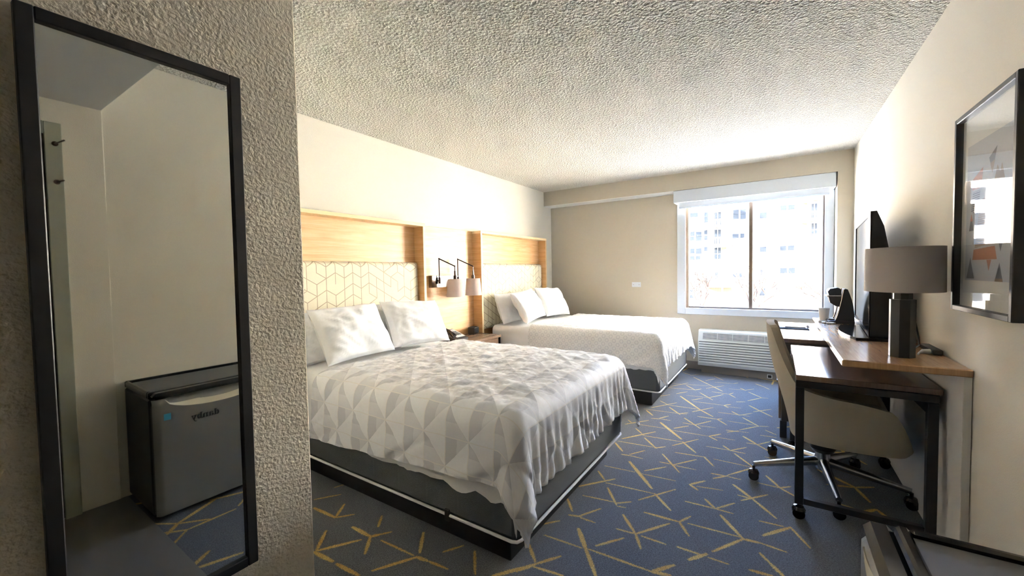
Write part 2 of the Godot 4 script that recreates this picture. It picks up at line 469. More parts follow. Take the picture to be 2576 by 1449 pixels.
func rings_image() -> Image:
	var n := 256
	var im := Image.create(n, n, false, Image.FORMAT_RGB8)
	im.fill(hx("efeeec"))
	for c in [Vector2(0, 0), Vector2(1, 0), Vector2(0, 1), Vector2(1, 1), Vector2(0.5, 0.5)]:
		for k in 6:
			var r := 0.24 * n
			var w0 := TAU * k / 6.0
			var w1 := TAU * (k + 1) / 6.0
			line(im, c * n + Vector2(cos(w0), sin(w0)) * r, c * n + Vector2(cos(w1), sin(w1)) * r, 16.0, hx("d6d6d8"))
	return im

func fill_poly(im: Image, pts: Array, c: Color, hatch := 0) -> void:
	var poly := PackedVector2Array()
	var w := im.get_width()
	var h := im.get_height()
	var lo := Vector2(1, 1)
	var hi := Vector2.ZERO
	for p in pts:
		var q := Vector2(p[0], p[1])
		poly.append(q)
		lo = lo.min(q)
		hi = hi.max(q)
	for y in range(int(lo.y * h), int(hi.y * h)):
		for x in range(int(lo.x * w), int(hi.x * w)):
			if Geometry2D.is_point_in_polygon(Vector2((x + 0.5) / w, (y + 0.5) / h), poly):
				if hatch == 0 or (y / 3) % 2 == 0 or hatch == 2 and (x * 7 + y * 13) % 5 < 2:
					im.set_pixel(x, y, c)

# the print in the frame: u runs from the far side to the near side, v down
func art_image() -> Image:
	var im := Image.create(400, 560, false, Image.FORMAT_RGB8)
	im.fill(hx("dcd9cf"))
	var rust := hx("a86a4c")
	var slate := hx("5c6068")
	var tan := hx("8c7458")
	fill_poly(im, [[0.10, 0.15], [0.86, 0.15], [0.86, 0.86], [0.10, 0.86]], hx("b9bcbf"))
	fill_poly(im, [[0.50, 0.26], [0.63, 0.22], [0.56, 0.34]], slate)
	fill_poly(im, [[0.52, 0.29], [0.60, 0.28], [0.56, 0.34]], tan)
	fill_poly(im, [[0.18, 0.34], [0.40, 0.29], [0.38, 0.39], [0.21, 0.39]], rust)
	fill_poly(im, [[0.22, 0.40], [0.36, 0.40], [0.33, 0.52], [0.19, 0.50]], slate, 1)
	fill_poly(im, [[0.58, 0.40], [0.64, 0.31], [0.68, 0.35], [0.71, 0.31], [0.76, 0.39]], tan)
	fill_poly(im, [[0.58, 0.41], [0.76, 0.40], [0.70, 0.46], [0.55, 0.45]], slate, 1)
	fill_poly(im, [[0.16, 0.60], [0.20, 0.51], [0.25, 0.60]], slate)
	fill_poly(im, [[0.18, 0.55], [0.20, 0.51], [0.23, 0.55]], rust)
	fill_poly(im, [[0.36, 0.45], [0.60, 0.43], [0.62, 0.68], [0.28, 0.69]], tan, 2)
	fill_poly(im, [[0.26, 0.70], [0.63, 0.69], [0.67, 0.755], [0.24, 0.755]], rust)
	fill_poly(im, [[0.50, 0.755], [0.58, 0.755], [0.54, 0.81]], rust)
	fill_poly(im, [[0.13, 0.85], [0.20, 0.74], [0.28, 0.85]], slate)
	fill_poly(im, [[0.64, 0.86], [0.71, 0.77], [0.77, 0.86]], slate)
	fill_poly(im, [[0.65, 0.845], [0.76, 0.845], [0.77, 0.86], [0.64, 0.86]], tan)
	fill_poly(im, [[0.68, 0.66], [0.76, 0.66], [0.72, 0.72]], slate)
	return im

# sprayed ceiling: pale crumbs on a slightly darker ground
func stipple_image(rel: Image) -> Image:
	var n := rel.get_width()
	var fine := noise_image(n, n, FastNoiseLite.TYPE_SIMPLEX, 0.11, 2, 17)
	var im := Image.create(n, n, false, Image.FORMAT_RGB8)
	var a := hx("c3beb1")
	var b := hx("efebe2")
	for y in n:
		for x in n:
			im.set_pixel(x, y, a.lerp(b, smoothstep(0.25, 0.6, fine.get_pixel(x, y).r)))
	return im

func materials() -> void:
	var spk := noise_image(512, 512, FastNoiseLite.TYPE_SIMPLEX, 0.12, 3, 11)
	var pop := noise_image(1024, 1024, FastNoiseLite.TYPE_CELLULAR, 0.05, 2, 12)
	var knock := noise_image(1024, 1024, FastNoiseLite.TYPE_SIMPLEX, 0.022, 3, 13)
	M.wall = bump(triplanar(mat(hx("e8e2d3"), 0.9), 2.0), spk, 0.04)
	M.knock = bump(triplanar(mat(hx("e1d7c3"), 0.9), 2.6), knock, 0.28)
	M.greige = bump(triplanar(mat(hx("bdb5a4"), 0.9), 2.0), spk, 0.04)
	var cm := triplanar(mat(Color.WHITE, 0.95), 1.2)
	cm.albedo_texture = tex(stipple_image(pop))
	M.ceiling = bump(cm, pop, 2.5)
	M.flat = mat(hx("d9d7d0"), 0.9)
	M.white = mat(hx("ced5dd"), 0.45)
	M.blind = mat(hx("d2d5d8"), 0.8)
	M.soffit_under = mat(hx("e4e4df"), 0.9)
	M.trim = mat(hx("8d857b"), 0.6)
	var cp := mat(Color.WHITE, 1.0, 0.0, 0.2)
	cp.albedo_texture = tex(carpet_image())
	M.carpet = cp
	M.tile = triplanar(mat(hx("6f6b66"), 0.5), 1.0)
	var wd := mat(Color.WHITE, 0.45)
	wd.albedo_texture = tex(wood_image(512, 512, hx("deb78a"), hx("b98850"), false, 31, 6.0))
	M.oak = triplanar(wd, 1.1)
	var we := mat(hx("e9cd9f"), 0.5)
	M.oak_edge = we
	var wb := mat(Color.WHITE, 0.2, 0.0, 0.6)
	wb.albedo_texture = tex(wood_image(512, 512, hx("b8926c"), hx("9c7653"), true, 33, 9.0))
	M.desk = triplanar(wb, 1.4)
	var wl := mat(Color.WHITE, 0.16, 0.0, 0.6)
	wl.albedo_texture = tex(wood_image(256, 256, hx("77655a"), hx("64524a"), true, 35, 9.0))
	M.walnut = triplanar(wl, 1.4)
	var wn := mat(Color.WHITE, 0.25)
	wn.albedo_texture = tex(wood_image(256, 256, hx("8f7765"), hx("7a6250"), true, 37, 9.0))
	M.night = triplanar(wn, 1.4)
	M.espresso = mat(hx("3a3331"), 0.45)
	M.steel_dark = mat(hx("2b2a2c"), 0.4, 0.3)
	for k in 2:
		var up := mat(Color.WHITE, 0.85)
		up.albedo_texture = tex(upholstery_image(40 + k))
		up.uv1_scale = V(1, 1, 1)
		M["uph%d" % k] = up
	var sheet := mat(hx("f6f6f5"), 0.8)
	sheet.rim_enabled = true
	sheet.rim = 0.2
	M.linen = sheet
	var d1 := mat(Color.WHITE, 0.62)
	d1.albedo_texture = tex(triangles_image())
	d1.uv1_scale = V(3.7, 3.7, 1)
	M.duvet = d1
	var d2 := mat(Color.WHITE, 0.7)
	d2.albedo_texture = tex(rings_image())
	d2.uv1_scale = V(14, 14, 1)
	M.duvet2 = d2
	M.spring = bump(triplanar(mat(hx("5b5f62"), 0.95), 5.0), spk, 0.15)
	M.black = mat(hx("1b1b1d"), 0.45)
	M.gloss_black = mat(hx("141416"), 0.12)
	M.screen = mat(hx("0b0b0d"), 0.06)
	M.chrome = mat(hx("c9c9c8"), 0.22, 1.0)
	M.nickel = mat(hx("8e8984"), 0.25, 1.0)
	M.bronze = mat(hx("3d2b26"), 0.4, 0.4)
	M.shade = mat(hx("c4b2ab"), 0.9)
	M.shade.backlight_enabled = true
	M.shade.backlight = hx("55504c")
	M.shade_grey = mat(hx("a8a09a"), 0.9)
	M.chair = bump(triplanar(mat(hx("b5ab98"), 0.9), 6.0), spk, 0.05)
	M.alu = mat(hx("b8babd"), 0.25, 1.0)
	M.fridge = mat(hx("858582"), 0.36, 0.3)
	M.fridge_handle_sheen = mat(hx("cfc9b4"), 0.3, 0.3)  # paler than the door: the scoop's reflected light is put into the colour
	M.fridge_top = mat(hx("6a6a68"), 0.5)
	M.plastic = mat(hx("d9dad8"), 0.45)
	M.louver = mat(hx("d2d3cd"), 0.5)
	M.dark = mat(hx("3c3d40"), 0.6)
	M.mirror = mat(hx("f1f4ee"), 0.015, 1.0)
	M.frame_brown = mat(hx("5d5046"), 0.5, 0.4)
	var gl := mat(Color(0.96, 0.98, 0.97, 0.06), 0.02)
	gl.transparency = BaseMaterial3D.TRANSPARENCY_ALPHA
	M.glass = gl
	M.clock = mat(hx("22262a"), 0.15)
	M.paper = mat(hx("efeee9"), 0.8)
	M.facade = mat(hx("bdac94"), 0.9)
	M.facade_white = mat(hx("f5f1e8"), 0.9)
	M.brick = mat(hx("5a3323"), 0.9)
	M.slab_red = mat(hx("45241c"), 0.8)
	M.pane = mat(hx("15191d"), 0.5, 0.0, 0.2)
	M.frame_out = mat(hx("d8d8d8"), 0.6)
	M.bark = mat(hx("22140b"), 0.9)
	M.leaf = mat(hx("3a280f"), 0.8)
	M.asphalt = mat(hx("8a8a88"), 0.95)
	M.blue = mat(hx("3f9cc0"), 0.5)

# ---------------------------------------------------------------- soft things
# cloth laid over a mattress: flat on top, rolled over the edges, hanging at the foot and both sides, in a cone at the corners
func drape(called: String, m: Material, parent: Node, o: Dictionary) -> MeshInstance3D:
	var st := ST()
	nz.seed = o.seed
	nz.frequency = 1.0
	nz.fractal_octaves = 3
	var r: float = o.r
	var hw: float = o.half - r
	var top: float = o.xe - r - o.x0
	var P := []
	var UV := []
	var nu: int = o.get("nu", 110)
	var nv: int = o.get("nv", 120)
	for i in nu + 1:
		var s: float = (top + o.foot) * i / nu
		var rowp := []
		var rowu := []
		for j in nv + 1:
			var k := 2.0 * j / nv - 1.0
			var f := clampf(s / top, 0.0, 1.0)
			var dn: float = lerpf(o.near0, o.near1, f)
			var side: float = 1.0 if k > 0.0 else -1.0
			var lim: float = hw + (dn if side > 0.0 else o.far)
			var t := absf(k) * lim
			var a := maxf(0.0, s - top)
			var b := maxf(0.0, t - hw)
			var d := sqrt(a * a + b * b)
			var sx := minf(s, top)
			var tz := minf(t, hw)
			var out := 0.0
			var down := 0.0
			var q := Vector2.ZERO
			if d > 0.0:
				q = Vector2(a, b) / d
				var arc := r * PI / 2
				if d < arc:
					out = r * sin(d / r)
					down = r * (1.0 - cos(d / r))
				else:
					out = r
					down = r + d - arc
				var hang := clampf((d - arc * 0.6) / 0.3, 0.0, 1.3)
				var corner := 2.0 * q.x * q.y
				var along: float = s + t * 1.7 * side
				out += hang * o.flare * (0.25 + 0.9 * corner * corner)
				out += hang * o.fold * (nz.get_noise_2d(along * 4.0, 3.0 + side * 9.0) + 0.45 * nz.get_noise_2d(along * 13.0, 7.0))
				out += hang * o.gather * q.x * (1.0 - corner) * (sin(t * 78.0 + 5.0 * nz.get_noise_2d(t * 3.0, s)) * 0.6 + nz.get_noise_2d(t * 24.0, s * 1.5) * 0.9)
				down += hang * o.get("hem", 0.0) * nz.get_noise_2d(along * 5.0, 20.0)
			var x: float = o.x0 + sx + q.x * out
			var z: float = o.zc + side * (tz + q.y * out)
			var flat := clampf(1.0 - d / 0.1, 0.0, 1.0)
			var y: float = o.y0 - down
			y += flat * (o.puff * (1.0 - pow(absf(2.0 * sx / maxf(top, 0.1) - 1.0), 4.0)) * (1.0 - pow(tz / hw, 4.0)))
			y += flat * o.wrinkle * (nz.get_noise_2d(x * 5.0 + 3.0, z * 4.0) + 0.6 * nz.get_noise_2d(x * 12.0 + z * 7.0, z * 16.0))
			rowp.append(V(x, y, z))
			rowu.append(Vector2(s, side * t))
		P.append(rowp)
		UV.append(rowu)
	shell(st, P, UV, o.th)
	return put(st, called, m, parent)

# pillow in its own axes: width x, height y, thickness z
func pillow_mesh(w: float, h: float, t: float, sd: int) -> ArrayMesh:
	var st := ST()
	nz.seed = sd
	nz.frequency = 1.0
	nz.fractal_octaves = 3
	var n := 34
	for s in [-1.0, 1.0]:
		var P := []
		for i in n + 1:
			var row := []
			for j in n + 1:
				var u := 2.0 * i / n - 1.0
				var v := 2.0 * j / n - 1.0
				u = signf(u) * pow(absf(u), 0.8)
				v = signf(v) * pow(absf(v), 0.8)
				var e := maxf(0.0, (1.0 - u * u)) * maxf(0.0, (1.0 - v * v))
				var z := t / 2 * pow(e, 0.42)
				var x := w / 2 * u * (1.0 - 0.07 * (1.0 - v * v) * absf(u))
				var y := h / 2 * v * (1.0 - 0.07 * (1.0 - u * u) * absf(v))
				var wr := (nz.get_noise_2d(x * 4.5, y * 4.5 + s * 5.0) * 0.03 + nz.get_noise_2d((x * 0.7 + y) * 13.0, (x - y) * 2.0 + s) * 0.010) * pow(e, 0.3)
				row.append(V(x, y, s * (z + wr)))
			P.append(row)
		var N := []
		for i in n + 1:
			var row := []
			for j in n + 1:
				var a: Vector3 = P[mini(i + 1, n)][j] - P[maxi(i - 1, 0)][j]
				var b: Vector3 = P[i][mini(j + 1, n)] - P[i][maxi(j - 1, 0)]
				row.append([P[i][j], a.cross(b).normalized() * s])
			N.append(row)
		for i in n:
			for j in n:
				smooth_quad(st, N[i][j], N[i + 1][j], N[i + 1][j + 1], N[i][j + 1])
	st.index()
	return st.commit()

func pillow(label: String, group: String, c: Vector3, size: Vector3, lean: float, yaw: float, roll: float, sd: int) -> void:
	var o := MeshInstance3D.new()
	o.name = numbered("pillow")
	o.mesh = pillow_mesh(size.x, size.y, size.z, sd)
	o.material_override = M.linen
	var a := deg_to_rad(lean)
	var b := Basis(V(0, 0, -1), V(-sin(a), cos(a), 0), V(cos(a), sin(a), 0))
	o.transform = Transform3D(Basis(Vector3.UP, deg_to_rad(yaw)) * b * Basis(Vector3.BACK, deg_to_rad(roll)), c)
	add_child(o)
	tag(o, label, "pillow", group)

func cushion_shape(z0: float, z1: float, y0: float, y1: float, x0: float, dep: float) -> SurfaceTool:
	var st := ST()
	var P := []
	var UV := []
	var nu := 40
	var nv := 24
	var r := 0.035
	for i in nu + 1:
		var a := []
		var b := []
		for j in nv + 1:
			var u := 0.5 - 0.5 * cos(PI * i / nu)
			var v := 0.5 - 0.5 * cos(PI * j / nv)
			var z := lerpf(z0, z1, u)
			var y := lerpf(y0, y1, v)
			var d := minf(minf(absf(z - z0), absf(z - z1)), minf(absf(y - y0), absf(y - y1)))
			var k := clampf(1.0 - d / r, 0.0, 1.0)
			a.append(V(x0 + dep * sqrt(maxf(0.0, 1.0 - k * k)), y, z))
			b.append(Vector2((z0 - z) / 1.59, (y1 - y) / 0.678))
		P.append(a)
		UV.append(b)
	shell(st, P, UV, 0.004, Vector3.RIGHT)
	return st

# ---------------------------------------------------------------- furniture
func headboard(label: String, z0: float, z1: float, n: int) -> void:
	# z0 is the near end (larger z)
	var zc := (z0 + z1) / 2
	var t := thing("headboard", label, "headboard", V(0, 0.3, zc), "wooden headboards behind the beds")
	part_box("back_panel", V(0.006, 0.3, z1 + 0.028), V(0.03, 1.729, z0 - 0.028), M.oak, t, 0.001)
	part_box("top_board", V(0.006, 1.729, z1), V(0.15, 1.757, z0), M.oak_edge, t, 0.002)
	for z in [z0 - 0.028, z1]:
		var b := part_box("side_board", V(0.006, 0.3, z), V(0.147, 1.7285, z + 0.028), M.oak, t, 0.001)
		part_box("edge_band", V(0.1472, 0.3, z), V(0.15, 1.7285, z + 0.028), M.oak_edge, b, 0.0005)
	var st := cushion_shape(z0 - 0.035, z1 + 0.035, 0.62, 1.392, 0.03, 0.062)
	var c := put(st, "cushion", M["uph%d" % n], t)
	c.set_meta("label", "cream cushion printed with thin taupe cubes and bars")
	done()

func bed(label: String, zc: float, half: float, xe: float) -> Node3D:
	var t := thing("bed", label, "bed", V(1.05, 0, zc), "double beds")
	var st := ST()
	cbox(st, V(0.20, 0.0, zc - half + 0.07), V(xe - 0.085, 0.14, zc + half - 0.07), 0.004)
	put(st, "base", M.black, t)
	st = ST()
	cbox(st, V(0.14, 0.142, zc - half), V(xe, 0.385, zc + half), 0.03)
	var s := put(st, "box_spring", M.spring, t)
	st = ST()
	var c := 0.03
	var y := 0.152
	var x0 := 0.14
	var ring := [V(x0, y, zc + half), V(xe - c, y, zc + half), V(xe - c * 0.3, y, zc + half - c * 0.3), V(xe, y, zc + half - c), V(xe, y, zc - half + c), V(xe - c * 0.3, y, zc - half + c * 0.3), V(xe - c, y, zc - half), V(x0, y, zc - half)]
	tube(st, ring, 0.007, 8)
	var p := put(st, "piping", M.linen, s)
	p.set_meta("label", "white piping along the bottom edge")
	part_box("strap_clip", V(1.63, 0.125, zc + half - 0.004), V(1.66, 0.18, zc + half + 0.008), M.black, s, 0.003)
	st = ST()
	cbox(st, V(0.13, 0.39, zc - half), V(xe - 0.02, 0.655, zc + half), 0.05)
	put(st, "mattress", M.linen, t)
	done()
	return t

func nightstand() -> void:
	var t := thing("nightstand", "brown wooden nightstand with dark metal legs between the two beds", "nightstand", V(0.22, 0, -3.18))
	part_box("table_top", V(0.034, 0.578, -3.585), V(0.41, 0.605, -2.78), M.night, t, 0.003)
	part_box("cabinet", V(0.034, 0.30, -3.55), V(0.385, 0.578, -2.81), M.night, t, 0.002)
	var d := part_box("drawer", V(0.386, 0.42, -3.54), V(0.402, 0.57, -2.82), M.night, t, 0.003)
	part_box("drawer_lip", V(0.386, 0.31, -3.54), V(0.402, 0.412, -2.82), M.night, d, 0.003)
	for z in [-3.575, -2.79]:
		for x in [0.05, 0.395]:
			part_box("leg", V(x - 0.014, 0.0, z - 0.009), V(x + 0.014, 0.578, z + 0.009), M.steel_dark, t, 0.002)
	done()
	# clock
	t = thing("alarm_clock", "small black alarm clock with a silver rimmed dial on the nightstand", "clock", V(0.14, 0.605, -3.46))
	var st := ST()
	var tr := Transform3D(Basis(Vector3.UP, 0.25), V(0.13, 0.605, -3.46))
	cbox(st, V(-0.05, 0.001, -0.06), V(0.028, 0.083, 0.06), 0.008, tr)
	put(st, "case", M.black, t)
	st = ST()
	cbox(st, V(0.029, 0.006, -0.056), V(0.034, 0.08, 0.056), 0.002, tr)
	var rim := put(st, "rim", M.chrome, t)
	st = ST()
	cbox(st, V(0.0345, 0.012, -0.05), V(0.036, 0.074, 0.05), 0.0005, tr)
	put(st, "display", M.clock, rim)
	done()
	# telephone
	t = thing("telephone", "black desk telephone beside the pillows on the nightstand", "telephone", V(0.17, 0.605, -3.07))
	st = ST()
	var wedge := [Vector2(0.06, 0.606), Vector2(0.29, 0.606), Vector2(0.295, 0.63), Vector2(0.08, 0.70), Vector2(0.06, 0.695)]
	prism(st, wedge, -3.16, -2.96, func(u, v, w): return V(u, v, w))
	put(st, "body", M.black, t)
	st = ST()
	tube(st, [V(0.08, 0.715, -2.98), V(0.13, 0.725, -2.98), V(0.2, 0.705, -2.98), V(0.27, 0.66, -2.98)], [0.024, 0.017, 0.017, 0.024], 10)
	put(st, "handset", M.gloss_black, t)
	st = ST()
	var face := func(u, v, w): return V(0.10 + u * 0.17, 0.697 - u * 0.055 + w, -3.145 + v * 0.13)
	prism(st, [Vector2(0.0, 0.0), Vector2(1, 0.0), Vector2(1, 1), Vector2(0.0, 1)], 0.0005, 0.003, face)
	put(st, "faceplate", M.plastic, t)
	for i in 3:
		for j in 4:
			var b := ST()
			prism(b, [Vector2(0.3 + j * 0.13, 0.12 + i * 0.24), Vector2(0.39 + j * 0.13, 0.12 + i * 0.24), Vector2(0.39 + j * 0.13, 0.28 + i * 0.24), Vector2(0.3 + j * 0.13, 0.28 + i * 0.24)], 0.003, 0.006, face)
			put(b, "key", M.dark, t)
	done()

func sconce() -> void:
	var t := thing("wall_sconce", "brushed metal wall lamp with two jointed arms and two drum shades over the nightstand", "lamp", V(0.03, 1.145, -3.1))
	var p := part_box("backplate", V(0.031, 1.143, -3.36), V(0.082, 1.263, -2.88), M.nickel, t, 0.003)
	part_box("switch", V(0.0825, 1.195, -2.945), V(0.086, 1.201, -2.93), M.black, p, 0.0)
	part_box("socket", V(0.0825, 1.162, -2.985), V(0.085, 1.172, -2.975), M.black, p, 0.0)
	for k in 2:
		var z := [-2.965, -3.248][k] as float
		var zt := [-3.035, -3.322][k] as float
		var a := V(0.10, 1.222, z)
		var b := V(0.10, 1.432, z)
		var c := V(0.245, 1.354, zt)
		var st := ST()
		tube(st, [V(0.10, 1.18, z), V(0.10, 1.245, z)], 0.013, 12)
		tube(st, [V(0.082, 1.21, z), V(0.10, 1.21, z)], 0.008, 10)
		put(st, "knuckle", M.bronze, t)
		st = ST()
		tube(st, [a, b], 0.0062, 10)
		var arm := put(st, "post", M.bronze, t)
		st = ST()
		tube(st, [b, c], 0.0062, 10)
		put(st, "arm", M.bronze, t)
		for q in [b, c]:
			st = ST()
			lathe(st, q, [Vector2(0.0, -0.009), Vector2(0.006, -0.007), Vector2(0.009, 0.0), Vector2(0.006, 0.007), Vector2(0.0, 0.009)], 12)
			put(st, "joint", M.bronze, t)
		st = ST()
		lathe(st, c, [Vector2(0.0048, 0.0), Vector2(0.0048, -0.045), Vector2(0.0085, -0.047), Vector2(0.0085, -0.09), Vector2(0.017, -0.095), Vector2(0.017, -0.135), Vector2(0.0, -0.136)], 16)
		put(st, "lamp_holder", M.nickel if k else M.bronze, t)
		st = ST()
		var r0 := 0.072
		var r1 := 0.088
		lathe(st, c, [Vector2(r0, -0.128), Vector2(r1, -0.305), Vector2(r1 - 0.003, -0.305), Vector2(r0 - 0.003, -0.128), Vector2(r0, -0.128)], 36)
		var sh := put(st, "shade", M.shade, t)
		st = ST()
		tube(st, [c + V(-r0 + 0.002, -0.132, 0), c + V(r0 - 0.002, -0.132, 0)], 0.002, 6)
		tube(st, [c + V(0, -0.132, -r0 + 0.002), c + V(0, -0.132, r0 - 0.002)], 0.002, 6)
		put(st, "spider", M.nickel, sh)
	done()

func office_chair() -> void:
	var cx := 3.23
	var cz := -2.95
	var t := thing("office_chair", "beige upholstered swivel chair on an aluminium star base pushed under the desk", "chair", V(3.16, 0, cz))
	var P := []
	var UV := []
	var nu := 64
	var nv := 18
	for i in nu + 1:
		var f := deg_to_rad(lerpf(-142.0, 142.0, float(i) / nu))
		var af := absf(rad_to_deg(f))
		var h: float
		if af < 22.0:
			h = 0.955 - 0.012 * pow(af / 22.0, 2.0)
		elif af < 62.0:
			h = lerpf(0.943, 0.615, smoothstep(22.0, 62.0, af))
		elif af < 116.0:
			h = lerpf(0.615, 0.545, (af - 62.0) / 54.0)
		else:
			h = lerpf(0.545, 0.35, pow((af - 116.0) / 26.0, 1.2))
		var a := []
		var b := []
		for j in nv + 1:
			var v := float(j) / nv
			var y := lerpf(0.315, h, v)
			var under := 1.0 - 0.10 * pow(1.0 - v, 3.0)
			var A := 0.30
			if cos(f) > 0.0:
				A = 0.235 + 0.10 * smoothstep(0.3, 0.95, y)
			var B := 0.265 * under * (1.0 - 0.10 * smoothstep(0.6, 0.95, y))
			var x := cx - A * under * signf(cos(f)) * pow(absf(cos(f)), 0.62)
			var z := cz + B * signf(sin(f)) * pow(absf(sin(f)), 0.62)
			a.append(V(x, y, z))
			b.append(Vector2(i, j))
		P.append(a)
		UV.append(b)
	var st := ST()
	shell(st, P, UV, 0.04, Vector3.LEFT)
	put(st, "shell", M.chair, t)
	st = ST()
	cbox(st, V(3.03, 0.325, cz - 0.225), V(3.47, 0.46, cz + 0.225), 0.04)
	put(st, "seat_cushion", M.chair, t)
	st = ST()
	cbox(st, V(3.04, 0.296, cz - 0.2), V(3.44, 0.326, cz + 0.2), 0.01)
	put(st, "seat_pan", M.black, t)
	var c := V(3.16, 0, cz)
	st = ST()
	lathe(st, c, [Vector2(0.0, 0.297), Vector2(0.026, 0.297), Vector2(0.026, 0.27), Vector2(0.058, 0.268), Vector2(0.062, 0.258), Vector2(0.062, 0.215), Vector2(0.05, 0.195), Vector2(0.0, 0.195)], 24)
	put(st, "column", M.black, t)
	st = ST()
	lathe(st, c, [Vector2(0.0, 0.196), Vector2(0.036, 0.196), Vector2(0.044, 0.10), Vector2(0.03, 0.085), Vector2(0.0, 0.085)], 24)
	put(st, "hub", M.alu, t)
	for k in 5:
		var w := deg_to_rad(156.0 - 72.0 * k)
		var d := V(cos(w), 0, sin(w))
		st = ST()
		tube(st, [c + d * 0.03 + V(0, 0.135, 0), c + d * 0.2 + V(0, 0.115, 0), c + d * 0.375 + V(0, 0.093, 0)], [0.026, 0.021, 0.015], 12)
		var leg := put(st, "base_leg", M.alu, t)
		caster(c + d * 0.375, leg)
	done()

func caster(p: Vector3, parent: Node) -> void:
	var st := ST()
	for s in [-1.0, 1.0]:
		tube(st, [p + V(0, 0.028, s * 0.006), p + V(0, 0.028, s * 0.024)], 0.027, 18)
	tube(st, [p + V(0, 0.028, -0.006), p + V(0, 0.028, 0.006)], 0.012, 8)
	tube(st, [p + V(0, 0.05, 0), p + V(0, 0.085, 0)], 0.008, 10)
	lathe(st, p, [Vector2(0.0, 0.066), Vector2(0.022, 0.06), Vector2(0.03, 0.045), Vector2(0.029, 0.032)], 16)
	put(st, "caster", M.gloss_black, parent)

func desk_group() -> void:
	var t := thing("desk_shelf", "long raised wooden counter along the wall on a pale grey panel", "desk", V(3.4, 0, -3.2))
	part_box("counter_top", V(3.172, 0.836, -4.11), V(3.574, 0.866, -2.29), M.desk, t, 0.004)
	part_box("support_panel", V(3.548, 0.0, -4.10), V(3.574, 0.8355, -2.30), M.flat, t, 0.002)
	part_box("bracket", V(3.25, 0.758, -3.9), V(3.54, 0.8355, -3.86), M.espresso, t, 0.002)
	done()
	t = thing("rolling_table", "low brown rolling table with black metal frame and casters under the counter", "table", V(3.28, 0, -2.93))
	var x0 := 3.01
	var x1 := 3.535
	part_box("table_top", V(x0, 0.712, -3.40), V(x1, 0.74, -2.46), M.walnut, t, 0.003)
	for z in [-2.48, -3.38]:
		for x in [x0 + 0.018, x1 - 0.03]:
			var l := part_box("leg", V(x - 0.018, 0.075, z - 0.018), V(x + 0.018, 0.676, z + 0.018), M.steel_dark, t, 0.002)
			caster(V(x, 0, z), l)
		part_box("top_rail", V(x0, 0.677, z - 0.018), V(x1 - 0.01, 0.711, z + 0.018), M.steel_dark, t, 0.002)
		part_box("bottom_rail", V(x0 + 0.037, 0.078, z - 0.015), V(x1 - 0.049, 0.108, z + 0.015), M.steel_dark, t, 0.002)
	part_box("apron", V(x1 - 0.03, 0.60, -3.36), V(x1 - 0.015, 0.70, -2.50), M.steel_dark, t, 0.002)
	part_box("side_rail", V(x0 + 0.002, 0.677, -3.361), V(x0 + 0.034, 0.711, -2.499), M.steel_dark, t, 0.002)
	done()
	t = thing("dresser", "dark brown low dresser on square legs near the window under the counter", "dresser", V(3.24, 0, -4.12))
	part_box("dresser_top", V(2.94, 0.727, -4.65), V(3.545, 0.757, -3.575), M.walnut, t, 0.003)
	part_box("cabinet", V(2.962, 0.13, -4.63), V(3.545, 0.7265, -3.595), M.espresso, t, 0.002)
	for k in 2:
		for j in 2:
			var z := -4.62 + k * 0.515
			var d := part_box("drawer", V(2.944, 0.145 + j * 0.29, z), V(2.961, 0.425 + j * 0.29, z + 0.505), M.walnut, t, 0.003)
			part_box("handle", V(2.932, 0.38 + j * 0.29, z + 0.17), V(2.9435, 0.392 + j * 0.29, z + 0.33), M.steel_dark, d, 0.002)
	for z in [-4.61, -3.62]:
		for x in [2.975, 3.52]:
			part_box("leg", V(x - 0.022, 0.0, z - 0.022), V(x + 0.022, 0.1295, z + 0.022), M.espresso, t, 0.002)
	done()
	# notepad and pen
	t = thing("notepad", "dark spiral notepad lying on the dresser by the window", "notepad", V(3.05, 0.757, -4.24))
	part_box("cover", V(2.945, 0.7575, -4.34), V(3.155, 0.764, -4.14), M.dark, t, 0.001)
	part_box("paper_block", V(2.95, 0.7642, -4.335), V(3.145, 0.769, -4.16), M.dark, t, 0.001)
	for k in 14:
		var st := ST()
		var z := -4.335 + k * 0.0135
		tube(st, [V(3.146, 0.758, z), V(3.150, 0.772, z), V(3.158, 0.775, z), V(3.163, 0.766, z)], 0.0018, 6)
		put(st, "ring", M.black, t)
	done()
	var st := ST()
	tube(st, [V(2.99, 0.775, -4.15), V(3.13, 0.7755, -4.145)], 0.005, 8)
	var pen := put(st, "pen", M.plastic)
	tag(pen, "white pen lying across the dark notepad", "pen")

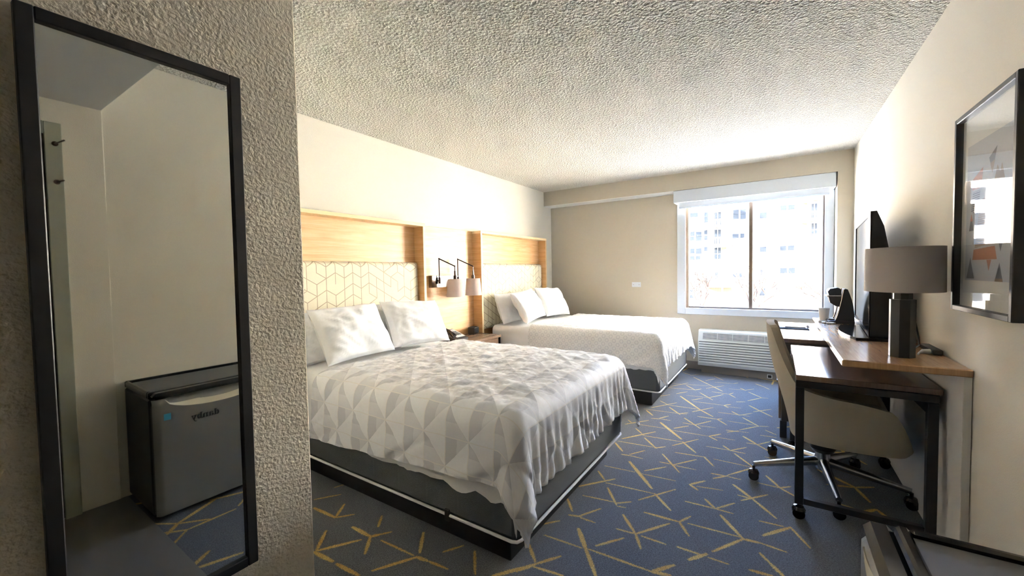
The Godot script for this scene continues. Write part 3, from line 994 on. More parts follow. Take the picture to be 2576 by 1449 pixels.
func television() -> void:
	var near := V(3.365, 0, -2.965)
	var far := V(3.445, 0, -4.10)
	var d := (far - near).normalized()
	var n := V(d.z, 0, -d.x)      # towards the bed
	if n.x > 0:
		n = -n
	var L := near.distance_to(far)
	var t := thing("television", "large flat television on a black pedestal facing the beds", "television", V(3.4, 0.866, -3.5))
	var f := func(u, v, w): return near + d * u + V(0, v, 0) + n * w
	var st := ST()
	# the case bulges to the rear: seen from its end
	var prof := [Vector2(0.885, 0.0), Vector2(1.585, 0.0), Vector2(1.585, -0.02), Vector2(1.50, -0.05), Vector2(1.35, -0.075), Vector2(1.2, -0.085), Vector2(0.9, -0.085), Vector2(0.885, -0.07)]
	prism(st, prof, 0.0, L, func(u, v, w): return near + d * w + V(0, u, 0) + n * v)
	put(st, "case", M.black, t)
	st = ST()
	for q in [[0.0, 0.885, L, 0.905], [0.0, 1.568, L, 1.585], [0.0, 0.9052, 0.014, 1.5678], [L - 0.014, 0.9052, L, 1.5678]]:
		prism(st, [Vector2(q[0], q[1]), Vector2(q[2], q[1]), Vector2(q[2], q[3]), Vector2(q[0], q[3])], 0.0005, 0.007, f)
	put(st, "bezel", M.gloss_black, t)
	st = ST()
	prism(st, [Vector2(0.0145, 0.9056), Vector2(L - 0.0145, 0.9056), Vector2(L - 0.0145, 1.5674), Vector2(0.0145, 1.5674)], 0.0005, 0.003, f)
	put(st, "screen", M.screen, t)
	st = ST()
	var fo := []
	for k in 9:
		fo.append(Vector2(3.30 - 0.042 * sin(PI * k / 8.0), lerpf(-2.93, -3.55, k / 8.0)))
	fo.append(Vector2(3.52, -3.55))
	fo.append(Vector2(3.52, -2.93))
	prism(st, fo, 0.8662, 0.881, func(u, v, w): return V(u, w, v))
	put(st, "stand_base", M.gloss_black, t)
	st = ST()
	cbox(st, V(3.47, 0.8812, -3.45), V(3.51, 1.02, -3.25), 0.004)
	put(st, "stand_neck", M.black, t)
	done()

func table_lamp() -> void:
	var c := V(3.405, 0.866, -2.495)
	var t := thing("table_lamp", "table lamp with a black octagonal base and a wide grey oval shade", "lamp", c)
	var st := ST()
	var oct := []
	for k in 8:
		var w := TAU * (k + 0.5) / 8
		oct.append(Vector2(cos(w), sin(w)))
	var pr := func(r: float) -> Array:
		var o := []
		for p in oct:
			o.append(p * r)
		return o
	prism(st, pr.call(0.046), 0.0005, 0.262, func(u, v, w): return c + V(u, w, v))
	put(st, "lamp_base", M.black, t)
	st = ST()
	prism(st, pr.call(0.034), 0.2625, 0.29, func(u, v, w): return c + V(u, w, v))
	put(st, "collar", M.black, t)
	st = ST()
	tube(st, [c + V(0, 0.29, 0), c + V(0, 0.36, 0)], 0.008, 12)
	put(st, "stem", M.black, t)
	st = ST()
	var s := c
	lathe(st, s, [Vector2(0.131, 0.495), Vector2(0.133, 0.299), Vector2(0.130, 0.299), Vector2(0.128, 0.495), Vector2(0.131, 0.495)], 48, 1.0, 1.35)
	var sh := put(st, "shade", M.shade_grey, t)
	st = ST()
	for w in 3:
		var q := V(cos(TAU * w / 3.0) * 0.128, 0.36, sin(TAU * w / 3.0) * 0.172)
		tube(st, [c + V(0, 0.36, 0), s + q], 0.0025, 6)
	put(st, "spider", M.black, sh)
	done()
	var o := thing("power_strip", "small dark power outlet strip lying against the wall behind the lamp", "power strip", V(3.545, 0.866, -2.68))
	part_box("body", V(3.53, 0.8665, -2.80), V(3.565, 0.89, -2.60), M.dark, o, 0.004)
	var st2 := ST()
	tube(st2, [V(3.525, 0.878, -2.62), V(3.50, 0.878, -2.615), V(3.485, 0.872, -2.60), V(3.475, 0.870, -2.57)], [0.012, 0.01, 0.004, 0.004], 10)
	put(st2, "plug", M.plastic, o)
	done()
	st = ST()
	tube(st, [V(3.44, 0.8705, -2.56), V(3.48, 0.8705, -2.70), V(3.54, 0.8705, -2.86), V(3.556, 0.90, -2.95), V(3.556, 1.02, -3.05), V(3.53, 1.05, -3.1)], 0.004, 8)
	var cord := put(st, "cable", M.black)
	tag(cord, "black cable running from the lamp along the wall behind the television", "cable")

func coffee_maker() -> void:
	var c := V(3.32, 0.866, -3.82)
	var t := thing("coffee_maker", "black single cup coffee maker with silver bands at the end of the counter", "coffee maker", c)
	var f := func(u, v, w): return c + V(u, v, w)
	var st := ST()
	prism(st, [Vector2(-0.075, 0.0006), Vector2(0.075, 0.0006), Vector2(0.075, 0.02), Vector2(-0.06, 0.02), Vector2(-0.075, 0.012)], -0.09, 0.09, f)
	put(st, "foot", M.dark, t)
	st = ST()
	var body := [Vector2(-0.03, 0.0205)]
	for k in 8:
		var v := k / 7.0
		body.append(Vector2(lerpf(0.075, 0.035, pow(v, 2.2)), 0.0205 + 0.23 * v))
	body.append(Vector2(0.02, 0.253))
	for k in 7:
		var v := 1.0 - k / 7.0
		body.append(Vector2(lerpf(-0.03, 0.018, pow(v, 0.75)), 0.0205 + 0.23 * v))
	prism(st, body, -0.075, 0.075, f)
	put(st, "body", M.dark, t)
	for s in [-0.076, 0.076]:
		st = ST()
		var arc := []
		for k in 12:
			var v := k / 11.0
			arc.append(c + V(lerpf(-0.03, 0.018, pow(v, 0.75)) - 0.003, 0.0205 + 0.23 * v, s))
		tube(st, arc, 0.004, 6)
		put(st, "side_band", M.chrome, t)
	st = ST()
	prism(st, [Vector2(-0.07, 0.205), Vector2(0.0, 0.205), Vector2(0.0, 0.25), Vector2(-0.02, 0.262), Vector2(-0.065, 0.252), Vector2(-0.078, 0.232)], -0.07, 0.07, f)
	put(st, "lid", M.dark, t)
	part_box("band", c + V(-0.085, 0.196, -0.074), c + V(0.0, 0.2045, 0.074), M.chrome, t, 0.003)
	st = ST()
	prism(st, [Vector2(-0.072, 0.195), Vector2(0.0, 0.195), Vector2(0.0, 0.12), Vector2(-0.03, 0.125), Vector2(-0.062, 0.15)], -0.055, 0.055, f)
	put(st, "brew_head", M.dark, t)
	part_box("drip_tray", c + V(-0.07, 0.0205, -0.05), c + V(-0.035, 0.03, 0.05), M.chrome, t, 0.003)
	done()
	# cup and packets
	t = thing("plastic_cup", "clear wrapped cup standing beside the coffee maker by the window", "cup", V(3.235, 0.866, -3.93))
	st = ST()
	lathe(st, V(3.235, 0.866, -3.93), [Vector2(0.0, 0.001), Vector2(0.027, 0.001), Vector2(0.036, 0.095), Vector2(0.034, 0.095), Vector2(0.025, 0.004), Vector2(0.0, 0.004)], 24)
	put(st, "wall", M.paper, t)
	done()
	for k in 3:
		var p := V(3.215 + 0.022 * k, 0.8665 + 0.0, -3.80 + 0.055 * k)
		st = ST()
		cbox(st, V(-0.025, 0, -0.018), V(0.025, 0.012, 0.018), 0.004, Transform3D(Basis(Vector3.UP, 0.5 * k), p))
		var o := put(st, "condiment_packet", [M.plastic, M.chrome, M.paper][k])
		tag(o, ["pale plastic packet nearest the wrapped cup on the counter", "shiny foil packet between two pale packets on the counter", "white paper packet nearest the television on the counter"][k], "packet", "packets by the coffee maker")

func mirror() -> void:
	# hung so that its top leans out by about half a degree
	var lean := Transform3D(Basis(Vector3.BACK, deg_to_rad(-0.6)), V(MX + 0.012, 0.50, 0)) * Transform3D(Basis(), V(-MX - 0.012, -0.50, 0))
	var z0 := -0.518
	var z1 := -0.135
	var y0 := 0.485
	var y1 := 1.812
	var w := 0.026
	var x0 := MX + 0.004
	var x1 := MX + 0.026
	var t := thing("wall_mirror", "tall wall mirror in a flat black frame on the textured wall", "mirror", V(MX, y0, (z0 + z1) / 2))
	for q in [["frame_side", z0, y0, z0 + w, y1], ["frame_side", z1 - w, y0, z1, y1], ["frame_rail", z0 + w, y0, z1 - w, y0 + w], ["frame_rail", z0 + w, y1 - w, z1 - w, y1]]:
		var st := ST()
		cbox(st, V(x0, q[2], q[1]), V(x1, q[4], q[3]), 0.002, lean)
		put(st, q[0], M.black, t)
	var st := ST()
	cbox(st, V(x0 + 0.002, y0 + w, z0 + w), V(x0 + 0.012, y1 - w, z1 - w), 0.0, lean)
	var g := put(st, "mirror_glass", M.mirror, t)
	g.set_meta("label", "silvered glass reflecting the entry and a small fridge")
	done()

func fridge() -> void:
	var x0 := 3.10
	var z0 := -1.275
	var z1 := -0.665
	var t := thing("mini_fridge", "small silver fridge with a black top against the wall", "fridge", V(3.33, 0, (z0 + z1) / 2))
	part_box("cabinet", V(3.165, 0.02, z0), V(3.565, 0.63, z1), M.black, t, 0.008)
	for z in [z0 + 0.04, z1 - 0.04]:
		for x in [3.20, 3.53]:
			part_box("foot", V(x - 0.015, 0.0, z - 0.015), V(x + 0.015, 0.0195, z + 0.015), M.black, t, 0.002)
	# top: a black rim round a grey worktop
	part_box("worktop", V(3.19, 0.6305, z0 + 0.02), V(3.545, 0.655, z1 - 0.02), M.fridge_top, t, 0.002)
	part_box("rim", V(3.165, 0.6305, z0), V(3.189, 0.668, z1), M.gloss_black, t, 0.006)
	part_box("rim", V(3.546, 0.6305, z0), V(3.567, 0.668, z1), M.gloss_black, t, 0.006)
	part_box("rim", V(3.1895, 0.6305, z0), V(3.5455, 0.668, z0 + 0.0195), M.gloss_black, t, 0.006)
	part_box("rim", V(3.1895, 0.6305, z1 - 0.0195), V(3.5455, 0.668, z1), M.gloss_black, t, 0.006)
	# door with a scooped handle along its upper edge
	var st := ST()
	var n := 40
	var P := []
	var UV := []
	for i in n + 1:
		var a := []
		var b := []
		for j in 25:
			var u := float(i) / n
			var v := j / 24.0
			var z := lerpf(z0 + 0.004, z1 - 0.004, u)
			var yt := 0.632
			var k := maxf(0.0, 1.0 - pow((u - 0.52) / 0.40, 2.0))
			var y := lerpf(0.03, yt, pow(v, 0.6))
			var d := clampf((y - (yt - 0.064 * sqrt(k))) / maxf(0.064 * sqrt(k), 0.001), 0.0, 1.0) if k > 0.0 else 0.0
			var e := minf(u, 1.0 - u) * (z1 - z0)
			var rnd := 0.02 * (1.0 - sqrt(clampf(1.0 - pow(1.0 - clampf(e / 0.02, 0.0, 1.0), 2.0), 0.0, 1.0)))
			var ro := 0.012 * (1.0 - sqrt(clampf(1.0 - pow(1.0 - clampf((yt - y) / 0.012, 0.0, 1.0), 2.0), 0.0, 1.0)))
			a.append(V(x0 + 0.005 + rnd + ro + 0.036 * d * sqrt(k), y, z))
			b.append(Vector2(u, v))
		P.append(a)
		UV.append(b)
	shell(st, P, UV, 0.008, Vector3.LEFT)
	var door := put(st, "door", M.fridge, t)
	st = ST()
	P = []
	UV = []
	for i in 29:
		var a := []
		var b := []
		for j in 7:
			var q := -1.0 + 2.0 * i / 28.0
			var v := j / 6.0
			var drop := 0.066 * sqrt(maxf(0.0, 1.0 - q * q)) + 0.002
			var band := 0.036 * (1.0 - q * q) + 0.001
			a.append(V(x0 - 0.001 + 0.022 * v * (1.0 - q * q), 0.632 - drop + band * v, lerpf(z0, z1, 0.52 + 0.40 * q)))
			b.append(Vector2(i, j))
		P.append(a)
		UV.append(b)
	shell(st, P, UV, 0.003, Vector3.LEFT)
	var hd := put(st, "handle", M.fridge_handle_sheen, door)
	hd.set_meta("label", "curved scoop handle, its reflected light put into the pale colour")
	part_box("door_liner", V(x0 + 0.045, 0.03, z0 + 0.006), V(3.1645, 0.60, z1 - 0.006), M.black, door, 0.004)
	st = ST()
	cbox(st, V(x0 + 0.004, 0.6365, z0 + 0.004), V(3.160, 0.668, z1 - 0.004), 0.014)
	put(st, "door_top", M.gloss_black, t)
	# brand script and energy sticker, read from the passage
	var tm := TextMesh.new()
	tm.text = "danby"
	var fo := SystemFont.new()
	fo.font_names = PackedStringArray(["Droid Serif"])
	fo.font_italic = true
	fo.font_weight = 700
	tm.font = fo
	tm.font_size = 32
	tm.pixel_size = 0.0013
	tm.depth = 0.002
	var o := MeshInstance3D.new()
	o.name = "lettering"
	o.mesh = tm
	o.material_override = M.black
	o.transform = Transform3D(Basis(Vector3.UP, -PI / 2), V(x0 - 0.0005, 0.505, -0.885) - base)
	door.add_child(o, true)
	part_box("energy_sticker", V(x0 - 0.0005, 0.525, -0.735), V(x0 + 0.0012, 0.558, -0.706), M.blue, door, 0.0)
	done()

func artwork() -> void:
	var z0 := -2.432
	var z1 := -1.905
	var y0 := 1.095
	var y1 := 1.876
	var x0 := RW - 0.036
	var t := thing("framed_print", "framed geometric print behind glass on the desk wall", "picture", V(RW, y0, (z0 + z1) / 2))
	var w := 0.02
	for q in [["frame_side", z0, y0, z0 + w, y1], ["frame_side", z1 - w, y0, z1, y1], ["frame_rail", z0 + w, y0, z1 - w, y0 + w], ["frame_rail", z0 + w, y1 - w, z1 - w, y1]]:
		part_box(q[0], V(x0, q[2], q[1]), V(RW - 0.002, q[4], q[3]), M.steel_dark, t, 0.002)
	var m := mat(Color.WHITE, 0.8)
	m.albedo_texture = tex(art_image())
	m.texture_repeat = false
	var st := ST()
	var xa := RW - 0.014
	quad_uv(st, [V(xa, y1 - w, z0 + w), V(xa, y1 - w, z1 - w), V(xa, y0 + w, z1 - w), V(xa, y0 + w, z0 + w)], [Vector2(0, 0), Vector2(1, 0), Vector2(1, 1), Vector2(0, 1)], Vector3.LEFT)
	cbox(st, V(xa + 0.001, y0 + w, z0 + w), V(RW - 0.003, y1 - w, z1 - w), 0.0)
	put(st, "print", m, t)
	st = ST()
	quad(st, V(xa - 0.007, y0 + w, z0 + w), V(xa - 0.007, y1 - w, z0 + w), V(xa - 0.007, y1 - w, z1 - w), V(xa - 0.007, y0 + w, z1 - w), Vector3.LEFT)
	put(st, "glazing", M.glass, t)
	done()

func air_conditioner() -> void:
	var x0 := 2.12
	var x1 := 3.19
	var zf := -5.369
	var t := thing("air_conditioner", "pale wall air conditioner with louvred front under the window", "air conditioner", V(2.65, 0, -5.45))
	var st := ST()
	var side := [Vector2(BW + 0.004, 0.10), Vector2(zf, 0.10), Vector2(zf, 0.40), Vector2(zf - 0.055, 0.515), Vector2(zf - 0.075, 0.53), Vector2(BW + 0.004, 0.53)]
	prism(st, side, x0, x1, func(u, v, w): return V(w, v, u))
	put(st, "case", M.louver, t)
	# grille on the slope
	var g := func(u, v, w): return V(x0 + u, lerpf(0.40, 0.515, v), lerpf(zf, zf - 0.055, v)) + V(0, 0.4316, 0.902) * w
	st = ST()
	prism(st, [Vector2(0.05, 0.18), Vector2(x1 - x0 - 0.05, 0.18), Vector2(x1 - x0 - 0.05, 0.86), Vector2(0.05, 0.86)], 0.0004, 0.0016, g)
	var gr := put(st, "grille_recess", M.dark, t)
	for k in 6:
		st = ST()
		var v := 0.20 + k * 0.115
		prism(st, [Vector2(0.05, v), Vector2(x1 - x0 - 0.05, v), Vector2(x1 - x0 - 0.05, v + 0.055), Vector2(0.05, v + 0.055)], 0.002, 0.007, g)
		put(st, "grille_slat", M.louver, gr)
	for k in 7:
		st = ST()
		var u := 0.05 + (x1 - x0 - 0.1) * (k + 0.0) / 6.0
		prism(st, [Vector2(u - 0.0025, 0.18), Vector2(u + 0.0025, 0.18), Vector2(u + 0.0025, 0.86), Vector2(u - 0.0025, 0.86)], 0.0072, 0.0085, g)
		put(st, "grille_bar", M.louver, gr)
	for k in 9:
		st = ST()
		var y := 0.134 + k * 0.029
		prism(st, [Vector2(zf + 0.0005, y), Vector2(zf + 0.011, y), Vector2(zf + 0.007, y + 0.02), Vector2(zf + 0.0005, y + 0.02)], x0 + 0.01, x1 - 0.01, func(u, v, w): return V(w, v, u))
		put(st, "louver", M.louver, t)
	for k in 9:
		part_box("louver_gap", V(x0 + 0.012, 0.1542 + k * 0.029, zf + 0.0003), V(x1 - 0.012, 0.1628 + k * 0.029, zf + 0.002), M.dark, t, 0.0)
	part_box("subbase", V(x0 + 0.03, 0.0, BW + 0.004), V(x1 - 0.03, 0.0995, zf - 0.06), M.trim, t, 0.002)
	done()
	t = thing("floor_outlet", "small outlet with a white rim at the foot of the air conditioner", "outlet", V(2.867, 0.03, -5.425))
	part_box("plate", V(2.842, 0.012, -5.4285), V(2.892, 0.058, -5.422), M.plastic, t, 0.001)
	part_box("socket", V(2.85, 0.02, -5.4218), V(2.884, 0.05, -5.42), M.black, t, 0.0)
	done()
	t = thing("wall_plate", "white blank wall plate with two screws on the window wall", "wall plate", V(1.31, 1.08, BW))
	part_box("plate", V(1.25, 1.05, BW + 0.0005), V(1.372, 1.117, BW + 0.007), M.white, t, 0.002)
	for x in [1.272, 1.35]:
		var s := ST()
		tube(s, [V(x, 1.083, BW + 0.007), V(x, 1.083, BW + 0.009)], 0.004, 10)
		put(s, "screw", M.nickel, t)
	done()

# ---------------------------------------------------------------- the room
func room() -> void:
	var T := 0.12
	# carpet
	var st := ST()
	var zf := -0.66
	quad_uv(st, [V(0, 0, BW), V(RW, 0, BW), V(RW, 0, zf), V(0, 0, zf)], [Vector2(0, (BW + 5.62) / 5.0), Vector2(RW / 3.601, (BW + 5.62) / 5.0), Vector2(RW / 3.601, (zf + 5.62) / 5.0), Vector2(0, (zf + 5.62) / 5.0)], Vector3.UP)
	cbox(st, V(-T, -0.2, BW - 0.2), V(RW + T, -0.0005, zf), 0.0)
	struct(put(st, "floor", M.carpet))
	struct(part_box("floor_entry", V(MX - T, -0.2, zf + 0.0005), V(RW + T, 0.001, 2.2), M.tile, self, 0.0))
	struct(part_box("wall_left", V(-T, 0, BW - 0.2), V(0, CE, ME + T), M.wall, self, 0.0))
	st = ST()
	cbox(st, V(RW, 0, BW - 0.2), V(RW + T, CE, 2.2), 0.0)
	cbox(st, V(RW - 0.008, 0, -0.63), V(RW - 0.0002, 2.154, 2.1), 0.002)
	struct(put(st, "wall_right", M.wall))
	# window wall: opening x 1.93 to 3.39, y 0.76 to 2.24; the pier at the right stands forward with the soffit
	st = ST()
	cbox(st, V(0, 0, BW - 0.2), V(1.93, CE, BW), 0.0)
	cbox(st, V(1.93, 0, BW - 0.2), V(3.39, 0.76, BW), 0.0)
	cbox(st, V(1.93, 2.24, BW - 0.2), V(3.39, CE, BW), 0.0)
	cbox(st, V(3.39, 0, BW - 0.2), V(RW, CE, BW), 0.0)
	cbox(st, V(3.445, 0, BW), V(RW, 2.2625, SF), 0.0)
	struct(put(st, "wall_back", M.greige))
	st = ST()
	cbox(st, V(0.0, 2.263, BW), V(RW, CE, SF), 0.0)
	struct(put(st, "soffit", M.greige))
	struct(part_box("trim_1", V(0.0005, 2.2575, BW + 0.0005), V(1.8395, 2.2628, SF - 0.002), M.soffit_under, self, 0.0))
	struct(part_box("wall_mirror", V(MX - T, 0.0, ME), V(MX, CE, 2.2), M.knock, self, 0.004))
	struct(part_box("wall_bathroom", V(0.0, 0.0, ME), V(MX - T - 0.0005, CE, ME + T), M.wall, self, 0.0))
	struct(part_box("wall_entry", V(MX, 0.0, 2.1), V(RW, CE, 2.2), M.wall, self, 0.0))
	st = ST()
	cbox(st, V(-T, CE, BW - 0.2), V(RW + T, CE + 0.15, 2.2), 0.0)
	struct(put(st, "ceiling", M.ceiling))
	struct(part_box("ceiling_entry", V(MX, 2.155, -0.63), V(RW, CE - 0.0005, 2.1), M.flat, self, 0.003))
	struct(part_box("baseboard_back", V(0.002, 0.0, BW + 0.0005), V(3.444, 0.10, BW + 0.012), M.trim, self, 0.002))
	struct(part_box("baseboard_left", V(0.0005, 0.0, BW + 0.013), V(0.012, 0.10, ME - 0.001), M.trim, self, 0.002))
	struct(part_box("baseboard_right", V(RW - 0.012, 0.0, -2.28), V(RW - 0.0005, 0.10, -1.30), M.trim, self, 0.002))
	# wood panel between the two headboards
	var p := part_box("wall_panel", V(0.002, 0.3, -3.5885), V(0.03, 1.757, -2.7375), M.oak, self, 0.002)
	tag(p, "light oak panel on the wall between the two headboards", "panel")
	# doorway on the passage wall, seen in the mirror
	var d := Node3D.new()
	d.name = "door_1"
	add_child(d)
	d.position = V(RW, 0, 0.0)
	base = d.position
	struct(d)
	var xc := RW - 0.008
	part_box("casing_side", V(xc - 0.02, 0.001, -0.475), V(xc - 0.0005, 2.035, -0.415), mat(hx("a3a596"), 0.6), d, 0.002)
	part_box("casing_side", V(xc - 0.02, 0.001, 0.46), V(xc - 0.0005, 2.035, 0.52), mat(hx("a3a596"), 0.6), d, 0.002)
	part_box("casing_head", V(xc - 0.02, 1.975, -0.4145), V(xc - 0.0005, 2.035, 0.4595), mat(hx("a3a596"), 0.6), d, 0.002)
	part_box("door_leaf", V(xc - 0.008, 0.006, -0.4145), V(xc - 0.0005, 1.9745, 0.4595), M.espresso, d, 0.001)
	done()
	for k in 2:
		var y := [1.93, 1.74][k] as float
		var h := thing("coat_hook", ["upper thin dark peg on the door casing, seen in the mirror", "lower short dark peg on the door casing, seen in the mirror"][k], "hook", V(xc - 0.02, y, -0.45), "pegs on the door casing")
		var s := ST()
		tube(s, [V(xc - 0.0205, y, -0.45), V(xc - [0.10, 0.05][k], y + 0.008, -0.47)], 0.004, 8)
		put(s, "peg", M.bronze, h)
		s = ST()
		tube(s, [V(xc - 0.0203, y, -0.45), V(xc - 0.023, y, -0.45)], 0.012, 12)
		put(s, "rosette", M.bronze, h)
		done()

func window() -> void:
	var w := Node3D.new()
	w.name = "window_1"
	add_child(w)
	w.position = V(2.65, 0.76, BW)
	base = w.position
	struct(w)
	var zi := BW + 0.018
	# casing boards
	part_box("casing_side", V(1.845, 0.705, BW + 0.0005), V(1.945, 2.24, zi), M.white, w, 0.003)
	part_box("casing_side", V(3.362, 0.705, BW + 0.0005), V(3.443, 2.24, zi), M.white, w, 0.003)
	part_box("casing_sill", V(1.9455, 0.705, BW + 0.0005), V(3.3615, 0.785, zi + 0.008), M.white, w, 0.003)
	part_box("casing_head", V(1.9455, 2.16, BW + 0.0005), V(3.3615, 2.24, zi), M.white, w, 0.003)
	# reveal and sashes
	var z0 := BW - 0.10
	var z1 := BW - 0.05
	for q in [["sash_side", 1.9305, 0.7605, 1.972, 2.2395], ["sash_side", 3.348, 0.7605, 3.3895, 2.2395], ["mullion", 2.645, 0.803, 2.685, 2.197], ["sash_rail", 1.9725, 0.7605, 3.3475, 0.8025], ["sash_rail", 1.9725, 2.1975, 3.3475, 2.2395]]:
		part_box(q[0], V(q[1], q[2], z0), V(q[3], q[4], z1), M.frame_brown, w, 0.003)
	for q in [[1.9725, 2.6445], [2.6855, 3.3475]]:
		var pn := ST()
		var zp := BW - 0.075
		quad(pn, V(q[0], 0.803, zp), V(q[1], 0.803, zp), V(q[1], 2.197, zp), V(q[0], 2.197, zp), Vector3.BACK)
		put(pn, "pane", M.glass, w)
	done()
	var b := thing("roller_blind", "white roller blind rolled up under its boxed valance over the window", "blind", V(2.64, 2.11, -5.4))
	part_box("valance", V(1.84, 2.112, -5.375), V(3.435, 2.26, -5.356), M.white, b, 0.003)
	part_box("valance_end", V(1.84, 2.112, -5.549), V(1.858, 2.26, -5.3755), M.white, b, 0.003)
	part_box("valance_end", V(3.417, 2.112, -5.549), V(3.435, 2.26, -5.3755), M.white, b, 0.003)
	var st := ST()
	tube(st, [V(1.87, 2.19, -5.46), V(3.405, 2.19, -5.46)], 0.03, 16)
	put(st, "roller", M.blind, b)
	part_box("blind_cloth", V(1.88, 2.075, -5.491), V(3.395, 2.185, -5.4895), M.blind, b, 0.0)
	part_box("bottom_bar", V(1.88, 2.052, -5.4965), V(3.395, 2.0745, -5.4845), M.white, b, 0.003)
	done()

# ---------------------------------------------------------------- across the street
func outside() -> void:
	var g := part_box("ground", V(-160, -5.9, -160), V(160, -5.5, BW - 1.5), M.asphalt, self, 0.0)
	struct(g)
	var D := -75.0
	var t := thing("apartment_building", "sunlit cream apartment building with brick bays and red balconies across the street", "building", V(0, -5.5, D))
	part_box("facade", V(-46, -5.498, D - 12), V(46, 17.0, D), M.facade, t, 0.0)
	part_box("roof_parapet", V(-46.4, 17.002, D - 12.4), V(46.4, 17.9, D + 0.4), M.slab_red, t, 0.02)
	var win := [[-9.5, 7.0, -8.9, 7.7], [-8.6, 6.9, -7.8, 7.6], [-9.5, 6.2, -8.9, 6.85], [-8.6, 6.1, -7.8, 6.8], [-9.5, 10.2, -8.4, 10.9], [-9.5, 4.0, -8.9, 4.8], [-8.6, 3.9, -7.8, 4.8], [-9.5, 2.9, -8.9, 3.5], [-8.6, 2.9, -8.0, 3.5], [-9.6, -3.0, -8.9, -2.3], [-9.6, -3.7, -9.0, -3.2], [-7.3, 10.0, -6.8, 10.8], [-7.3, 9.1, -6.8, 9.9], [-7.3, 7.1, -6.9, 7.8], [-7.3, 6.2, -6.9, 6.9], [-7.3, 4.3, -6.9, 5.0], [-3.0, 10.1, -2.3, 10.8], [-2.0, 10.05, -1.3, 10.75], [-3.0, 9.3, -2.3, 10.0], [-2.0, 9.2, -1.3, 9.95], [-3.1, 6.2, -2.3, 6.9], [-2.0, 6.2, -1.5, 6.9], [-3.1, -0.2, -2.3, 0.5], [-2.1, -0.2, -1.5, 0.5], [0.7, 9.1, 1.5, 10.0], [0.7, 3.8, 1.5, 4.6], [0.6, 0.2, 1.4, 1.0], [0.6, -3.1, 1.4, -1.9], [3.4, 10.1, 4.1, 10.8], [4.4, 10.1, 5.1, 10.8], [3.4, 3.9, 4.1, 4.6], [4.4, 3.9, 5.1, 4.6], [3.4, 0.4, 4.2, 1.2], [4.5, 0.4, 5.2, 1.2]]
	# the facade goes on beyond the window opening, as its reflection in the picture glass shows
	for c in 7:
		for r in 5:
			for s in [-1.0, 1.0]:
				var x: float = s * (12.5 + c * 4.4)
				win.append([x - 0.7, -3.4 + r * 3.2, x - 0.05, -1.9 + r * 3.2])
				win.append([x + 0.05, -3.4 + r * 3.2, x + 0.7, -1.9 + r * 3.2])
	for q in win:
		q = [q[0] - 0.06, q[1] - 0.03, q[2] + 0.06, q[3] + 0.03]
		var f := part_box("window", V(q[0] - 0.06, q[1] - 0.06, D + 0.01), V(q[2] + 0.06, q[3] + 0.06, D + 0.06), M.frame_out, t, 0.0)
		part_box("pane", V(q[0], q[1], D + 0.061), V(q[2], q[3], D + 0.08), M.pane, f, 0.0)
	for q in [[-5.8, 8.5, -4.8, 10.7], [-5.8, 5.4, -4.8, 7.8], [-5.7, -0.5, -5.3, 0.7], [7.2, 8.6, 7.9, 10.7], [7.2, 6.0, 7.9, 7.8], [-5.8, 2.9, -4.8, 4.8]]:
		var f := part_box("balcony_door", V(q[0] - 0.06, q[1] - 0.06, D + 0.01), V(q[2] + 0.06, q[3] + 0.06, D + 0.06), M.frame_out, t, 0.0)
		var m: float = (q[0] + q[2]) / 2
		for h in [[q[1], q[1] + (q[3] - q[1]) * 0.44], [q[1] + (q[3] - q[1]) * 0.48, q[3]]]:
			part_box("pane", V(q[0], h[0], D + 0.061), V(m - 0.03, h[1], D + 0.08), M.pane, f, 0.0)
			part_box("pane", V(m + 0.03, h[0], D + 0.061), V(q[2], h[1], D + 0.08), M.pane, f, 0.0)
	for q in [[-6.5, 8.0, -3.4, 8.3], [-6.6, 4.9, -3.2, 5.3], [-6.1, 10.9, -3.4, 11.2], [5.5, 8.0, 8.2, 8.3], [5.5, 4.8, 8.0, 5.1], [5.6, 11.0, 8.2, 11.3], [-7.3, -1.8, -2.9, -1.2]]:
		var s := part_box("balcony_slab", V(q[0], q[1], D + 0.09), V(q[2], q[3], D + 1.5), M.slab_red, t, 0.0)
		var st := ST()
		tube(st, [V(q[0] + 0.1, q[3] + 1.0, D + 1.45), V(q[2] - 0.1, q[3] + 1.0, D + 1.45)], 0.03, 6)
		for k in 16:
			var x: float = lerpf(q[0] + 0.1, q[2] - 0.1, k / 15.0)
			tube(st, [V(x, q[3], D + 1.45), V(x, q[3] + 1.0, D + 1.45)], 0.015, 4)
		put(st, "railing", M.frame_out, s)
	for q in [[-9.8, 8.0, -8.5, 8.2], [-3.3, 8.1, -2.0, 8.22], [-3.2, 4.9, -2.0, 5.02], [-7.4, 7.85, -6.65, 8.05], [0.4, 8.0, 1.7, 8.2], [0.4, 4.85, 1.9, 5.02], [3.2, 1.9, 4.5, 2.02], [3.1, -1.4, 6.6, -1.2], [-9.8, -1.8, -8.2, -1.6]]:
		part_box("ledge", V(q[0], q[1], D + 0.09), V(q[2], q[3], D + 0.4), M.slab_red, t, 0.0)
	for q in [[-7.45, 8.1, -6.65, 8.95], [-7.45, 5.0, -6.65, 5.9], [-4.7, 4.0, -4.0, 4.85], [6.1, 9.0, 6.7, 10.9], [6.1, 6.1, 6.7, 7.9], [-7.1, -2.8, -3.2, -1.85], [4.0, -2.6, 6.6, -1.6], [-4.0, 8.6, -3.5, 10.8]]:
		part_box("brick_bay", V(q[0], q[1], D + 0.002), V(q[2], q[3], D + 0.05), M.brick, t, 0.0)
	done()
	# white building added out of the frame to bounce sunlight onto the headboard wall
	t = thing("added_bounce_building", "long white building added out of view to bounce sunlight into the room", "building", V(15, -5.5, -35))
	part_box("facade", V(15, -5.498, -62), V(27, 20, -9), M.facade_white, t, 0.0)
